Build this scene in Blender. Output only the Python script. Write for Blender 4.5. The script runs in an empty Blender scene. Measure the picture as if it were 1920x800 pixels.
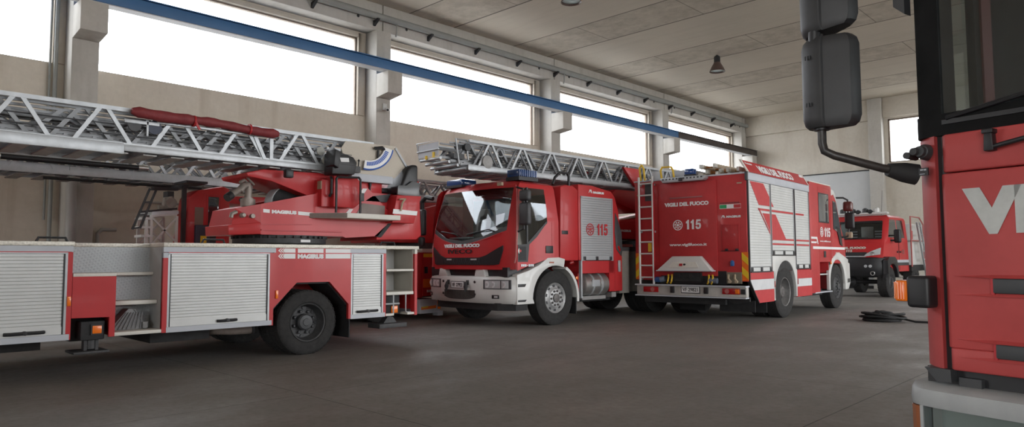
import bpy, bmesh, math, random
from mathutils import Vector, Matrix
random.seed(7)
C = bpy.context.scene.collection
PI = math.pi
# ---------------------------------------------------------------- materials
def rgb(h):
    c = [int(h[i:i+2], 16) / 255 for i in (0, 2, 4)]
    return tuple(((x / 12.92) if x <= .04045 else ((x + .055) / 1.055) ** 2.4) for x in c) + (1,)
MATS = {}
def mat(name, col, rough=.5, metal=0., coat=0., noise=0., nscale=6., bump=0., bscale=40., emit=None, spec=None, dirt=None):
    if name in MATS: return MATS[name]
    m = bpy.data.materials.new(name); m.use_nodes = True
    nt = m.node_tree; n = nt.nodes; L = nt.links
    b = n['Principled BSDF']
    c = rgb(col) if isinstance(col, str) else tuple(col) + (1,)
    b.inputs['Base Color'].default_value = c
    b.inputs['Roughness'].default_value = rough
    b.inputs['Metallic'].default_value = metal
    if spec is not None: b.inputs['Specular IOR Level'].default_value = spec
    if coat: b.inputs['Coat Weight'].default_value = coat; b.inputs['Coat Roughness'].default_value = .06
    if noise or bump:
        tc = n.new('ShaderNodeTexCoord')
    if noise:
        t = n.new('ShaderNodeTexNoise'); t.inputs['Scale'].default_value = nscale; t.inputs['Detail'].default_value = 6
        t.inputs['Roughness'].default_value = .65
        L.new(tc.outputs['Object'], t.inputs['Vector'])
        mx = n.new('ShaderNodeMix'); mx.data_type = 'RGBA'
        mr = n.new('ShaderNodeMapRange'); mr.inputs['From Min'].default_value = .35; mr.inputs['From Max'].default_value = .7
        L.new(t.outputs['Fac'], mr.inputs['Value']); L.new(mr.outputs['Result'], mx.inputs['Factor'])
        d = rgb(dirt) if dirt else tuple(x * (1 - noise) for x in c[:3]) + (1,)
        mx.inputs['A'].default_value = c; mx.inputs['B'].default_value = tuple(a * (1 - noise) + e * noise for a, e in zip(c, d)) if dirt else d
        L.new(mx.outputs['Result'], b.inputs['Base Color'])
        r2 = n.new('ShaderNodeMapRange'); r2.inputs['To Min'].default_value = rough * .85; r2.inputs['To Max'].default_value = min(1, rough * 1.2)
        L.new(t.outputs['Fac'], r2.inputs['Value']); L.new(r2.outputs['Result'], b.inputs['Roughness'])
    if bump:
        t = n.new('ShaderNodeTexNoise'); t.inputs['Scale'].default_value = bscale; t.inputs['Detail'].default_value = 3
        L.new(tc.outputs['Object'], t.inputs['Vector'])
        bp = n.new('ShaderNodeBump'); bp.inputs['Strength'].default_value = bump; bp.inputs['Distance'].default_value = .02
        L.new(t.outputs['Fac'], bp.inputs['Height']); L.new(bp.outputs['Normal'], b.inputs['Normal'])
    if emit: b.inputs['Emission Color'].default_value = c; b.inputs['Emission Strength'].default_value = emit
    MATS[name] = m; return m

def glass(name, tint=(.8, .85, .85), refl=.12, alpha=.75):
    """thin pane: lets light through, mirrors at grazing angles"""
    m = bpy.data.materials.new(name); m.use_nodes = True
    nt = m.node_tree; n = nt.nodes; L = nt.links; n.clear()
    o = n.new('ShaderNodeOutputMaterial'); t = n.new('ShaderNodeBsdfTransparent'); g = n.new('ShaderNodeBsdfGlossy')
    f = n.new('ShaderNodeFresnel'); ge = n.new('ShaderNodeNewGeometry'); io = n.new('ShaderNodeMapRange'); io.inputs['To Min'].default_value = 1.45; io.inputs['To Max'].default_value = 1 / 1.45
    L.new(ge.outputs['Backfacing'], io.inputs['Value']); L.new(io.outputs[0], f.inputs['IOR'])
    a = n.new('ShaderNodeMath'); a.operation = 'MULTIPLY_ADD'; a.inputs[1].default_value = 1.0; a.inputs[2].default_value = refl
    L.new(f.outputs['Fac'], a.inputs[0])
    t.inputs['Color'].default_value = tuple(x * alpha for x in tint) + (1,)
    g.inputs['Roughness'].default_value = .02; g.inputs['Color'].default_value = (.9, .92, .95, 1)
    mx = n.new('ShaderNodeMixShader'); L.new(a.outputs[0], mx.inputs[0]); L.new(t.outputs[0], mx.inputs[1]); L.new(g.outputs[0], mx.inputs[2])
    L.new(mx.outputs[0], o.inputs['Surface']); MATS[name] = m; return m

RED = mat('fire_red_paint', (.48, .024, .027), .42, coat=.12, noise=.15, nscale=1.6, spec=.4)
RED3 = mat('faded_red_paint', (.45, .058, .056), .55, noise=.18, nscale=5)
RED2 = mat('weathered_red_paint', (.46, .027, .030), .48, coat=.12, noise=.22, nscale=2.2)
DKRED = mat('deep_red_reflective_film', (.42, .015, .02), .45, noise=.12, nscale=4)
WHITE = mat('white_lettering', 'dedede', .5)
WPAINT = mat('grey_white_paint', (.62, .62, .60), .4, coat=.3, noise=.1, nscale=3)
CREAM = mat('off_white_strip', (.66, .64, .58), .5, noise=.1, nscale=5)
SHUT = mat('white_aluminium_shutter', (.60, .61, .60), .42, metal=.15, noise=.1, nscale=2.5)
SHUTG = mat('grey_aluminium_shutter', (.40, .42, .43), .4, metal=.3, noise=.1, nscale=2)
ALU = mat('brushed_aluminium', (.45, .47, .485), .42, metal=.45, noise=.14, nscale=9)
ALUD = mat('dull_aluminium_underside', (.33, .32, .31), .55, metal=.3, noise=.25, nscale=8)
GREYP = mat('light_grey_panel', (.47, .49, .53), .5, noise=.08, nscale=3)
STEEL = mat('stainless_steel', (.55, .54, .52), .3, metal=.85, noise=.15, nscale=12)
DARK = mat('black_rubber', (.016, .016, .017), .75, noise=.2, nscale=12)
TYRE = mat('worn_tyre_rubber', (.023, .022, .0215), .85, noise=.35, nscale=18, bump=.15, bscale=60)
BLACK = mat('black_plastic', (.014, .014, .016), .45, noise=.15, nscale=15)
DGREY = mat('charcoal_plastic', (.045, .047, .05), .5, noise=.15, nscale=10)
CHAS = mat('dark_chassis_steel', (.022, .022, .023), .7, noise=.3, nscale=7)
RIMD = mat('dusty_black_rim', (.06, .06, .062), .6, metal=.2, noise=.3, nscale=14)
RIMS = mat('silver_rim', (.42, .42, .42), .45, metal=.5, noise=.25, nscale=14)
ORANGE = mat('amber_lens', (.85, .18, .01), .25, coat=.5)
ORAD = mat('orange_reflective', (.8, .16, .01), .4)
YELL = mat('yellow_reflective', (.75, .5, .02), .45)
YPAINT = mat('yellow_paint', (.70, .45, .03), .45)
LRED = mat('red_lamp_lens', (.35, .008, .01), .2, coat=.6)
BLUE = mat('blue_beacon_lens', (.012, .055, .20), .2, coat=.8)
BLUEP = mat('blue_fitting', (.03, .13, .38), .4)
CLEAR = mat('lamp_glass', (.50, .52, .53), .3, metal=.15, coat=.5)
GLASSD = glass('cab_glass', (.88, .92, .92), .02, .90)
GLASSF = glass('windscreen_glass', (.84, .88, .88), .02, .86)
GLASSW = glass('window_glass', (.97, .98, 1), .0, 1.0)
INT = mat('cab_interior', (.03, .03, .032), .8, noise=.2, nscale=5)
SEATM = mat('black_seat_vinyl', (.013, .013, .015), .42, bump=.1, bscale=30)
BAGM = mat('red_tarpaulin', (.22, .026, .030), .65, noise=.25, nscale=9, bump=.5, bscale=14)
GREEN = mat('flag_green', (.02, .30, .10), .5)
BROWN = mat('grey_brown_plate', (.21, .17, .15), .55, noise=.2, nscale=6)
WOOD = mat('orange_timber', (.50, .20, .06), .6, noise=.3, nscale=10)
TAN = mat('pale_timber', (.45, .36, .25), .6, noise=.3, nscale=9)
PIPEM = mat('bronze_pipework', (.30, .26, .23), .5, metal=.4, noise=.25, nscale=12)
PINK = mat('faded_red_tube', (.42, .13, .12), .55, noise=.15, nscale=6)

def checker_mat(name, col, sc=26., rough=.35, strength=.6):
    m = bpy.data.materials.new(name); m.use_nodes = True
    nt = m.node_tree; n = nt.nodes; L = nt.links; b = n['Principled BSDF']
    tc = n.new('ShaderNodeTexCoord'); mp = n.new('ShaderNodeMapping'); mp.inputs['Rotation'].default_value = (PI/4, PI/4, PI/4)
    L.new(tc.outputs['Object'], mp.inputs['Vector'])
    ch = n.new('ShaderNodeTexVoronoi'); ch.inputs['Scale'].default_value = sc; ch.inputs['Randomness'].default_value = .12
    L.new(mp.outputs[0], ch.inputs['Vector'])
    bp = n.new('ShaderNodeBump'); bp.inputs['Strength'].default_value = strength; bp.inputs['Distance'].default_value = .01
    L.new(ch.outputs['Distance'], bp.inputs['Height']); L.new(bp.outputs[0], b.inputs['Normal'])
    mr = n.new('ShaderNodeMix'); mr.data_type = 'RGBA'
    mr.inputs['A'].default_value = tuple(x * .82 for x in col) + (1,); mr.inputs['B'].default_value = tuple(col) + (1,)
    r = n.new('ShaderNodeMapRange'); r.inputs['From Min'].default_value = .15; r.inputs['From Max'].default_value = .5
    L.new(ch.outputs['Distance'], r.inputs['Value']); L.new(r.outputs[0], mr.inputs['Factor']); L.new(mr.outputs['Result'], b.inputs['Base Color'])
    b.inputs['Metallic'].default_value = .3; b.inputs['Roughness'].default_value = rough
    MATS[name] = m; return m
CHECK = checker_mat('checker_plate', (.60, .57, .50), 38., .45, .3)
CHECKG = checker_mat('grey_checker_plate', (.38, .40, .41), 40, .5, .18)
PERF = checker_mat('perforated_sheet', (.52, .47, .40), 62, .55, .5)
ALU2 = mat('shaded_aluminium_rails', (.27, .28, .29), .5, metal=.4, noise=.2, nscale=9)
RIMC = mat('dusty_grey_rim', (.20, .195, .19), .55, metal=.3, noise=.3, nscale=12)

# ---------------------------------------------------------------- mesh builder
class MB:
    def __init__(s): s.v = []; s.f = []
    def add(s, vs, fs):
        o = len(s.v); s.v += [tuple(p) for p in vs]; s.f += [tuple(i + o for i in f) for f in fs]; return s
    def box(s, x0, x1, y0, y1, z0, z1):
        return s.add([(x0,y0,z0),(x1,y0,z0),(x1,y1,z0),(x0,y1,z0),(x0,y0,z1),(x1,y0,z1),(x1,y1,z1),(x0,y1,z1)],
                     [(3,2,1,0),(4,5,6,7),(0,1,5,4),(1,2,6,5),(2,3,7,6),(3,0,4,7)])
    def prism(s, poly, axis, a0, a1):
        """poly: 2D points; axis 'x': (y,z), 'y': (x,z), 'z': (x,y)"""
        mk = {'x': lambda p, a: (a, p[0], p[1]), 'y': lambda p, a: (p[0], a, p[1]), 'z': lambda p, a: (p[0], p[1], a)}[axis]
        n = len(poly); vs = [mk(p, a0) for p in poly] + [mk(p, a1) for p in poly]
        return s.add(vs, [tuple(range(n))[::-1], tuple(range(n, 2*n))] + [(i, (i+1) % n, n + (i+1) % n, n + i) for i in range(n)])
    def bar(s, p, q, w, h, up=(0, 0, 1)):
        p, q = Vector(p), Vector(q); d = (q - p).normalized(); u = Vector(up)
        if abs(d.dot(u)) > .98: u = Vector((1, 0, 0))
        r = d.cross(u).normalized() * (w / 2); t = r.cross(d).normalized() * (h / 2)
        vs = [c + a * r + b * t for c in (p, q) for a, b in ((-1,-1),(1,-1),(1,1),(-1,1))]
        return s.add(vs, [(3,2,1,0),(4,5,6,7),(0,1,5,4),(1,2,6,5),(2,3,7,6),(3,0,4,7)])
    def tube(s, pts, r, n=10, closed=False, taper=None):
        P = [Vector(p) for p in pts]; rings = []; ref = None
        for i, p in enumerate(P):
            a = P[i-1] if (i > 0 or closed) else None; b = P[(i+1) % len(P)] if (i < len(P)-1 or closed) else None
            d = ((p - a).normalized() if a is not None else Vector()) + ((b - p).normalized() if b is not None else Vector())
            d.normalize()
            if ref is None:
                ref = Vector((0, 0, 1)) if abs(d.z) < .9 else Vector((1, 0, 0))
            u = (ref - d * ref.dot(d)).normalized(); w = d.cross(u); ref = u
            rr = r if taper is None else taper[i]
            rings.append([p + (u * math.cos(2*PI*k/n) + w * math.sin(2*PI*k/n)) * rr for k in range(n)])
        vs = [v for g in rings for v in g]; m = len(P); fs = []
        for i in range(m if closed else m - 1):
            j = (i + 1) % m
            for k in range(n): fs.append((i*n+k, i*n+(k+1) % n, j*n+(k+1) % n, j*n+k))
        if not closed: fs += [tuple(range(n))[::-1], tuple((m-1)*n + k for k in range(n))]
        return s.add(vs, fs)
    def lathe(s, prof, c=(0,0,0), axis='z', n=24, close=False, cap=True):
        """prof: (radius, along) pairs"""
        mk = {'z': lambda r, t, a: (r*math.cos(t), r*math.sin(t), a), 'x': lambda r, t, a: (a, r*math.cos(t), r*math.sin(t)), 'y': lambda r, t, a: (r*math.cos(t), a, r*math.sin(t))}[axis]
        vs = [tuple(Vector(mk(r, 2*PI*k/n, a)) + Vector(c)) for r, a in prof for k in range(n)]; fs = []
        m = len(prof)
        for i in range(m if close else m - 1):
            j = (i + 1) % m
            for k in range(n): fs.append((i*n+k, i*n+(k+1) % n, j*n+(k+1) % n, j*n+k))
        if not close and cap:
            if prof[0][0] > 1e-5: fs.append(tuple(range(n))[::-1])
            if prof[-1][0] > 1e-5: fs.append(tuple((m-1)*n + k for k in range(n)))
        return s.add(vs, fs)
    def loft(s, secs, cap=True, closed=True):
        n = len(secs[0]); vs = [p for q in secs for p in q]; fs = []
        for i in range(len(secs)-1):
            for k in range(n if closed else n - 1): fs.append((i*n+k, i*n+(k+1) % n, (i+1)*n+(k+1) % n, (i+1)*n+k))
        if cap: fs += [tuple(range(n))[::-1], tuple((len(secs)-1)*n+k for k in range(n))]
        return s.add(vs, fs)
    def quad(s, a, b, c, d, t=.004):
        """a thin slab on a quad"""
        a, b, c, d = map(Vector, (a, b, c, d)); nrm = (b - a).cross(d - a).normalized() * t
        vs = [a, b, c, d, a + nrm, b + nrm, c + nrm, d + nrm]
        return s.add(vs, [(3,2,1,0),(4,5,6,7),(0,1,5,4),(1,2,6,5),(2,3,7,6),(3,0,4,7)])

def link(name, me, m, parent=None, loc=None):
    o = bpy.data.objects.new(name, me); C.objects.link(o)
    if m is not None:
        me.materials.clear(); me.materials.append(m)
    if parent is not None: o.parent = parent
    if loc is not None: o.location = loc
    return o
def build(name, mb, m, parent=None, off=None, bevel=0, smooth=False, loc=None, seg=2):
    me = bpy.data.meshes.new(name)
    vs = mb.v if off is None else [(x - off[0], y - off[1], z - off[2]) for x, y, z in mb.v]
    me.from_pydata(vs, [], mb.f); me.validate()
    bm = bmesh.new(); bm.from_mesh(me); bmesh.ops.recalc_face_normals(bm, faces=bm.faces)
    if bevel:
        bmesh.ops.remove_doubles(bm, verts=bm.verts, dist=1e-5)
        es = [e for e in bm.edges if len(e.link_faces) == 2 and e.calc_face_angle(0) > .5]
        try: bmesh.ops.bevel(bm, geom=es, offset=bevel, segments=seg, affect='EDGES', profile=.5, clamp_overlap=True)
        except Exception: pass
    bm.to_mesh(me); bm.free()
    if smooth or bevel:
        for p in me.polygons: p.use_smooth = True
        try: me.set_sharp_from_angle(angle=math.radians(smooth if isinstance(smooth, (int, float)) and smooth > 1 else 38))
        except Exception: pass
    return link(name, me, m, parent, loc)
def tag(o, label, cat, group=None, kind=None):
    o['label'] = label
    if cat: o['category'] = cat
    if group: o['group'] = group
    if kind: o['kind'] = kind
    return o
def structure(o, label=None):
    o['kind'] = 'structure'
    if label: o['label'] = label
    return o
def copy_tree(o, parent=None):
    c = o.copy(); C.objects.link(c)
    if parent is not None: c.parent = parent
    for ch in [x for x in bpy.data.objects if x.parent == o]: copy_tree(ch, c)
    return c

# lettering as real mesh, fitted to a rectangle -----------------------------------
TXT = {}
D1 = [(.34,0),(.76,0),(.76,1),(.48,1),(.36,.88),(.10,.81),(.10,.62),(.34,.66)]
D5 = [(.03,.29),(.08,.10),(.27,0),(.58,0),(.83,.08),(.97,.30),(.92,.54),(.73,.66),(.50,.65),(.37,.60),(.41,.80),(.90,.80),(.90,1),(.20,1),(.06,.43),(.33,.40),(.42,.48),(.54,.48),(.64,.42),(.67,.31),(.61,.20),(.48,.16),(.37,.20),(.33,.31)]
def text_mesh(body, bold=.02):
    if body == '115':
        v = [(x*.30, y) for x, y in D1] + [(.31 + x*.30, y) for x, y in D1] + [(.63 + x*.37, y) for x, y in D5]; n = len(D1)
        return v, [tuple(range(n)), tuple(range(n, 2*n)), tuple(range(2*n, len(v)))], 1.4
    bold = bold * 1.25 + .02; k = (body, bold)
    if k in TXT: return TXT[k]
    cu = bpy.data.curves.new('lettering', 'FONT'); cu.body = body; cu.size = 1; cu.offset = bold; cu.resolution_u = 3
    cu.extrude = .0
    o = bpy.data.objects.new('lettering', cu); C.objects.link(o); bpy.context.view_layer.update()
    dg = bpy.context.evaluated_depsgraph_get()
    me = bpy.data.meshes.new_from_object(o.evaluated_get(dg))
    vs = [tuple(v.co) for v in me.vertices]; fs = [tuple(p.vertices) for p in me.polygons]
    bpy.data.objects.remove(o); bpy.data.curves.remove(cu); bpy.data.meshes.remove(me)
    x0 = min(v[0] for v in vs); x1 = max(v[0] for v in vs); y0 = min(v[1] for v in vs); y1 = max(v[1] for v in vs)
    vs = [((v[0]-x0)/(x1-x0), (v[1]-y0)/(y1-y0)) for v in vs]
    TXT[k] = (vs, fs, (x1-x0)/(y1-y0)); return TXT[k]
def fit2d(vs, fs, p0, r, u, w, h, t=.004):
    """map unit-square 2D mesh onto a plane at p0 with directions r,u; a slab of thickness t"""
    p0, r, u = Vector(p0), Vector(r).normalized(), Vector(u).normalized(); nn = r.cross(u).normalized()
    mb = MB(); base = [p0 + r * (a * w) + u * (b * h) for a, b in vs]; n = len(vs)
    ed = {}
    for f in fs:
        for i in range(len(f)):
            e = (f[i], f[(i+1) % len(f)]); ed[e] = ed.get(e, 0) + 1
    sides = [(b, a, a + n, b + n) for (a, b) in ed if (b, a) not in ed]
    mb.add(base + [p + nn * t for p in base], [f[::-1] for f in fs] + [tuple(i + n for i in f) for f in fs] + sides)
    return mb
def lettering(body, p0, r, u, w, h, m, parent, off, bold=.025, name='lettering', t=.004):
    vs, fs, asp = text_mesh(body, bold)
    return build(name, fit2d(vs, fs, p0, r, u, w, h, t), m, parent, off)
def poly2d(polys, p0, r, u, w, h, t=.004):
    vs = []; fs = []
    for p in polys:
        fs.append(tuple(range(len(vs), len(vs) + len(p)))); vs += p
    return fit2d(vs, fs, p0, r, u, w, h, t)
def circ(cx, cy, r, n=14): return [(cx + r*math.cos(2*PI*k/n), cy + r*math.sin(2*PI*k/n)) for k in range(n)]
def emblem(p0, r, u, d, m, parent, off):
    """round service emblem: a ring with petals round a centre"""
    ps = []; N = 28
    for k in range(N):
        a, b = 2*PI*k/N, 2*PI*(k+1)/N
        ps.append([(.5+.5*math.cos(a), .5+.5*math.sin(a)), (.5+.5*math.cos(b), .5+.5*math.sin(b)), (.5+.42*math.cos(b), .5+.42*math.sin(b)), (.5+.42*math.cos(a), .5+.42*math.sin(a))])
    ps.append(circ(.5, .5, .13))
    for k in range(7): ps.append(circ(.5 + .27*math.cos(2*PI*k/7 + .3), .5 + .27*math.sin(2*PI*k/7 + .3), .085, 10))
    return build('emblem', poly2d(ps, p0, r, u, d, d), m, parent, off)
def arch_mark(p0, r, u, w, h, m, parent, off):
    """twin-peaked maker's mark"""
    ps = [[(0,0),(.13,0),(.36,.62),(.36,1),(.30,1)], [(.36,1),(.36,.62),(.42,.62),(.62,0),(.75,0),(.46,1)],
          [(.52,.78),(.60,.55),(.64,.62),(.87,0),(1,0),(.70,1),(.62,1)]]
    return build('logo_mark', poly2d(ps, p0, r, u, w, h), m, parent, off)

# ---------------------------------------------------------------- vehicles
class Veh:
    """local frame: +X = right across the vehicle's near end, +Y = away from the viewer, origin given by the calibrated corner"""
    def __init__(s, name, label, cat, origin, yaw, base, group=None, cat_group=None):
        s.off = (base[0], base[1], 0)
        f = Vector((math.sin(yaw), math.cos(yaw), 0)); r = Vector((math.cos(yaw), -math.sin(yaw), 0))
        o = bpy.data.objects.new(name, None); C.objects.link(o); o.empty_display_size = .3
        o.location = Vector(origin) + r * base[0] + f * base[1]; o.rotation_euler = (0, 0, -yaw)
        tag(o, label, cat, group); s.root = o
    def part(s, name, mb, m, bevel=0, smooth=False, parent=None, label=None, seg=2):
        o = build(name, mb, m, parent or s.root, s.off, bevel, smooth, seg=seg)
        if label: o['label'] = label
        return o
    def text(s, body, p0, r, u, w, h, m=None, bold=.025, parent=None, name='lettering', t=.004):
        return lettering(body, p0, r, u, w, h, m or WHITE, parent or s.root, s.off, bold, name, t)
    def place(s, o, x, y, z, parent=None):
        o.parent = parent or s.root; o.location = (x - s.off[0], y - s.off[1], z); return o

def shutter_mb(y0, y1, z0, z1, x, n, d=.010, axis='x', sgn=1):
    """roller shutter: a slatted profile extruded along its width (facing +x, or -y when axis='y')"""
    mb = MB(); pts = []
    for k in range(n):
        a = z0 + (z1 - z0) * k / n; h = (z1 - z0) / n
        pts += [(d*.3, a), (d, a + h*.10), (d, a + h*.90), (d*.3, a + h*.99)]
    pts.append((0, z1)); pts += [(-.03, z1), (-.03, z0)]
    if axis == 'x':
        P = [(x + sgn*p[0], p[1]) for p in pts]
        return mb.prism(P, 'y', y0, y1)
    P = [(x - p[0], p[1]) for p in pts]
    return mb.prism(P, 'x', y0, y1)

WH = {}
def make_wheel(key, R, w, rimR, rimmat, style, tread):
    """wheel with axle along x; outer face towards +x. tire mesh > rim, hub"""
    mb = MB(); h = w / 2
    prof = [(rimR, -h*.85), (rimR + .02, -h), (R*.86, -h*1.02), (R*.955, -h*.93), (R, -h*.80), (R, -h*.30), (R*.988, -h*.28), (R*.988, -h*.22), (R, -h*.20),
            (R, h*.20), (R*.988, h*.22), (R*.988, h*.28), (R, h*.30), (R, h*.80), (R*.955, h*.93), (R*.86, h*1.02), (rimR + .02, h), (rimR, h*.85)]
    mb.lathe(prof, axis='x', n=56, close=True)
    if tread:
        for k in range(tread):
            a = 2*PI*k/tread
            for sx in (-1, 1):
                aa = a + (PI/tread if sx > 0 else 0)
                c, s_ = math.cos(aa), math.sin(aa); tw = 2*PI*R/tread*.32
                pts = []
                for (rr, xx, tt) in ((R*.985, h*.12, -1), (R*.985, h*.12, 1), (R*.965, h*.97, 1), (R*.965, h*.97, -1), (R*1.014, h*.12, -1), (R*1.014, h*.12, 1), (R*1.008, h*.84, 1), (R*1.008, h*.84, -1)):
                    pts.append((sx*xx, rr*c - tt*tw*s_, rr*s_ + tt*tw*c))
                mb.add(pts, [(3,2,1,0),(4,5,6,7),(0,1,5,4),(1,2,6,5),(2,3,7,6),(3,0,4,7)])
    t = build('wheel', mb, TYRE, None, smooth=35)
    r = MB()
    if style == 'rear':      # deep-dish outer rim with projecting hub
        r.lathe([(rimR*1.03, h*.9), (rimR*1.0, h*1.0), (rimR*.95, h*.95), (rimR*.90, h*.35), (rimR*.80, -h*.05), (rimR*.72, -h*.10), (rimR*.40, -h*.02), (.0, -h*.02)], axis='x', n=40, cap=False)
    else:                    # convex front disc
        r.lathe([(rimR*1.03, h*.88), (rimR*1.0, h*.98), (rimR*.93, h*.9), (rimR*.84, h*.72), (rimR*.74, h*.78), (rimR*.58, h*1.04), (rimR*.36, h*1.08), (0, h*1.08)], axis='x', n=40, cap=False)
    rim = build('rim', r, rimmat, t, smooth=30)
    hb = MB()
    if style == 'rear':
        hb.lathe([(rimR*.44, -h*.04), (rimR*.43, h*.45), (rimR*.36, h*.62), (rimR*.20, h*.66), (rimR*.18, h*.72), (0, h*.72)], axis='x', n=24)
        for k in range(8):
            a = 2*PI*k/8; hb.lathe([(.022, -h*.06), (.022, h*.14), (.012, h*.22), (0, h*.22)], (0, rimR*.58*math.cos(a), rimR*.58*math.sin(a)), 'x', 8)
    else:
        hb.lathe([(rimR*.30, h*1.0), (rimR*.29, h*1.22), (rimR*.22, h*1.26), (0, h*1.27)], axis='x', n=24)
        for k in range(10):
            a = 2*PI*k/10; hb.lathe([(.020, h*.98), (.020, h*1.2), (.010, h*1.26), (0, h*1.26)], (0, rimR*.47*math.cos(a), rimR*.47*math.sin(a)), 'x', 8)
    build('hub', hb, DGREY if rimmat is RIMD else mat('hub_iron', (.14, .13, .125), .55, metal=.4, noise=.3, nscale=20), t, smooth=30)
    nh = 8 if style == 'rear' else 10; hm = MB()
    if style == 'rear': hm.lathe([(.030, -h*.09), (.030, 0), (0, 0)], (0, rimR*.76, 0), 'x', 10)
    else: hm.lathe([(.030, h*.6), (.030, h*.80), (0, h*.80)], (0, rimR*.80, 0), 'x', 10)
    h0 = build('vent_hole', hm, BLACK, t)
    for k in range(nh):
        o = h0 if k == 0 else h0.copy()
        if k: C.objects.link(o)
        o.rotation_euler = (2*PI*(k + .5)/nh, 0, 0)
    WH[key] = t
    return t
_used = set()
def wheel(v, key, x, y, R, flip=False):
    t = WH[key]
    if key in _used: t = copy_tree(t)
    _used.add(key)
    t.parent = v.root; t.location = (x - v.off[0], y - v.off[1], R - .004); t.rotation_euler = (random.uniform(0, 1), 0, PI if flip else 0)
    return t
make_wheel('A', .425, .26, .252, RIMD, 'rear', 44)
make_wheel('B', .515, .30, .285, RIMS, 'front', 0)
make_wheel('C', .545, .30, .30, RIMC, 'rear', 0)
make_wheel('Cf', .545, .30, .30, RIMD, 'front', 0)
make_wheel('D', .485, .30, .23, RIMD, 'front', 30)

def truss(mb, x, y0, y1, z0, z1, n, rail=.05, w=.035, d=.03, phase=0.):
    """one side of a ladder: two rails joined by pairs of diagonals"""
    mb.box(x - w, x + w, y0, y1, z0, z0 + rail*1.5); mb.box(x - w*.9, x + w*.9, y0, y1, z1 - rail, z1)
    p = (y1 - y0) / n
    for k in range(n):
        a = y0 + p * (k + phase)
        mb.bar((x, a + p*.14, z0 + rail), (x, a + p*.46, z1 - rail*.5), .045, d, (1, 0, 0))
        mb.bar((x, a + p*.86, z0 + rail), (x, a + p*.54, z1 - rail*.5), .045, d, (1, 0, 0))
# ---------------------------------------------------------------- the hall
def node_mat(name):
    m = bpy.data.materials.new(name); m.use_nodes = True
    nt = m.node_tree; MATS[name] = m
    return m, nt.nodes, nt.links, nt.nodes['Principled BSDF']
def noise_node(n, L, vec, scale, detail=6, rough=.6, mapping=None):
    if mapping:
        mp = n.new('ShaderNodeMapping'); mp.inputs['Scale'].default_value = mapping; L.new(vec, mp.inputs['Vector']); vec = mp.outputs[0]
    t = n.new('ShaderNodeTexNoise'); t.inputs['Scale'].default_value = scale; t.inputs['Detail'].default_value = detail; t.inputs['Roughness'].default_value = rough
    L.new(vec, t.inputs['Vector']); return t.outputs['Fac']
def mrange(n, L, v, a, b, c=0., d=1.):
    r = n.new('ShaderNodeMapRange'); r.inputs['From Min'].default_value = a; r.inputs['From Max'].default_value = b
    r.inputs['To Min'].default_value = c; r.inputs['To Max'].default_value = d; L.new(v, r.inputs['Value']); return r.outputs[0]
def mixc(n, L, f, a, b, blend='MIX'):
    m = n.new('ShaderNodeMix'); m.data_type = 'RGBA'; m.blend_type = blend
    if isinstance(f, (int, float)): m.inputs['Factor'].default_value = f
    else: L.new(f, m.inputs['Factor'])
    for k, x in (('A', a), ('B', b)):
        if isinstance(x, tuple): m.inputs[k].default_value = tuple(x) + (1,)
        else: L.new(x, m.inputs[k])
    return m.outputs['Result']
def math_n(n, L, op, a, b=None, c=None):
    m = n.new('ShaderNodeMath'); m.operation = op
    for i, x in enumerate((a, b, c)):
        if x is None: continue
        if isinstance(x, (int, float)): m.inputs[i].default_value = x
        else: L.new(x, m.inputs[i])
    return m.outputs[0]
def concrete(name, c1, c2, c3, streak=(1.2, 1.2, .12), rough=.85, bump=.15):
    m, n, L, b = node_mat(name); tc = n.new('ShaderNodeTexCoord').outputs['Object']
    f1 = noise_node(n, L, tc, .55, 8, .68, (1, .7, 1.6)); f2 = noise_node(n, L, tc, 1.6, 7, .6, streak); f3 = noise_node(n, L, tc, 9, 6, .7)
    c = mixc(n, L, mrange(n, L, f1, .35, .65), c1, c2); c = mixc(n, L, mrange(n, L, f2, .52, .75, 0, .75), c, c3)
    c = mixc(n, L, mrange(n, L, f3, .3, .7, 0, .22), c, tuple(x * .6 for x in c1))
    L.new(c, b.inputs['Base Color']); b.inputs['Roughness'].default_value = rough
    bp = n.new('ShaderNodeBump'); bp.inputs['Strength'].default_value = bump; bp.inputs['Distance'].default_value = .01
    L.new(f3, bp.inputs['Height']); L.new(bp.outputs[0], b.inputs['Normal']); return m
WALLC = concrete('stained_tan_concrete', (.64, .58, .485), (.72, .66, .57), (.46, .39, .30))
COLC = concrete('pale_grey_concrete', (.50, .48, .44), (.56, .54, .50), (.38, .36, .32), (1.5, 1.5, .3))
ENDC = concrete('beige_concrete', (.62, .57, .49), (.68, .64, .56), (.50, .44, .36), (.8, .8, .2))
PANELW = mat('white_sandwich_panel', (.60, .62, .63), .5, noise=.06, nscale=2)

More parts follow.
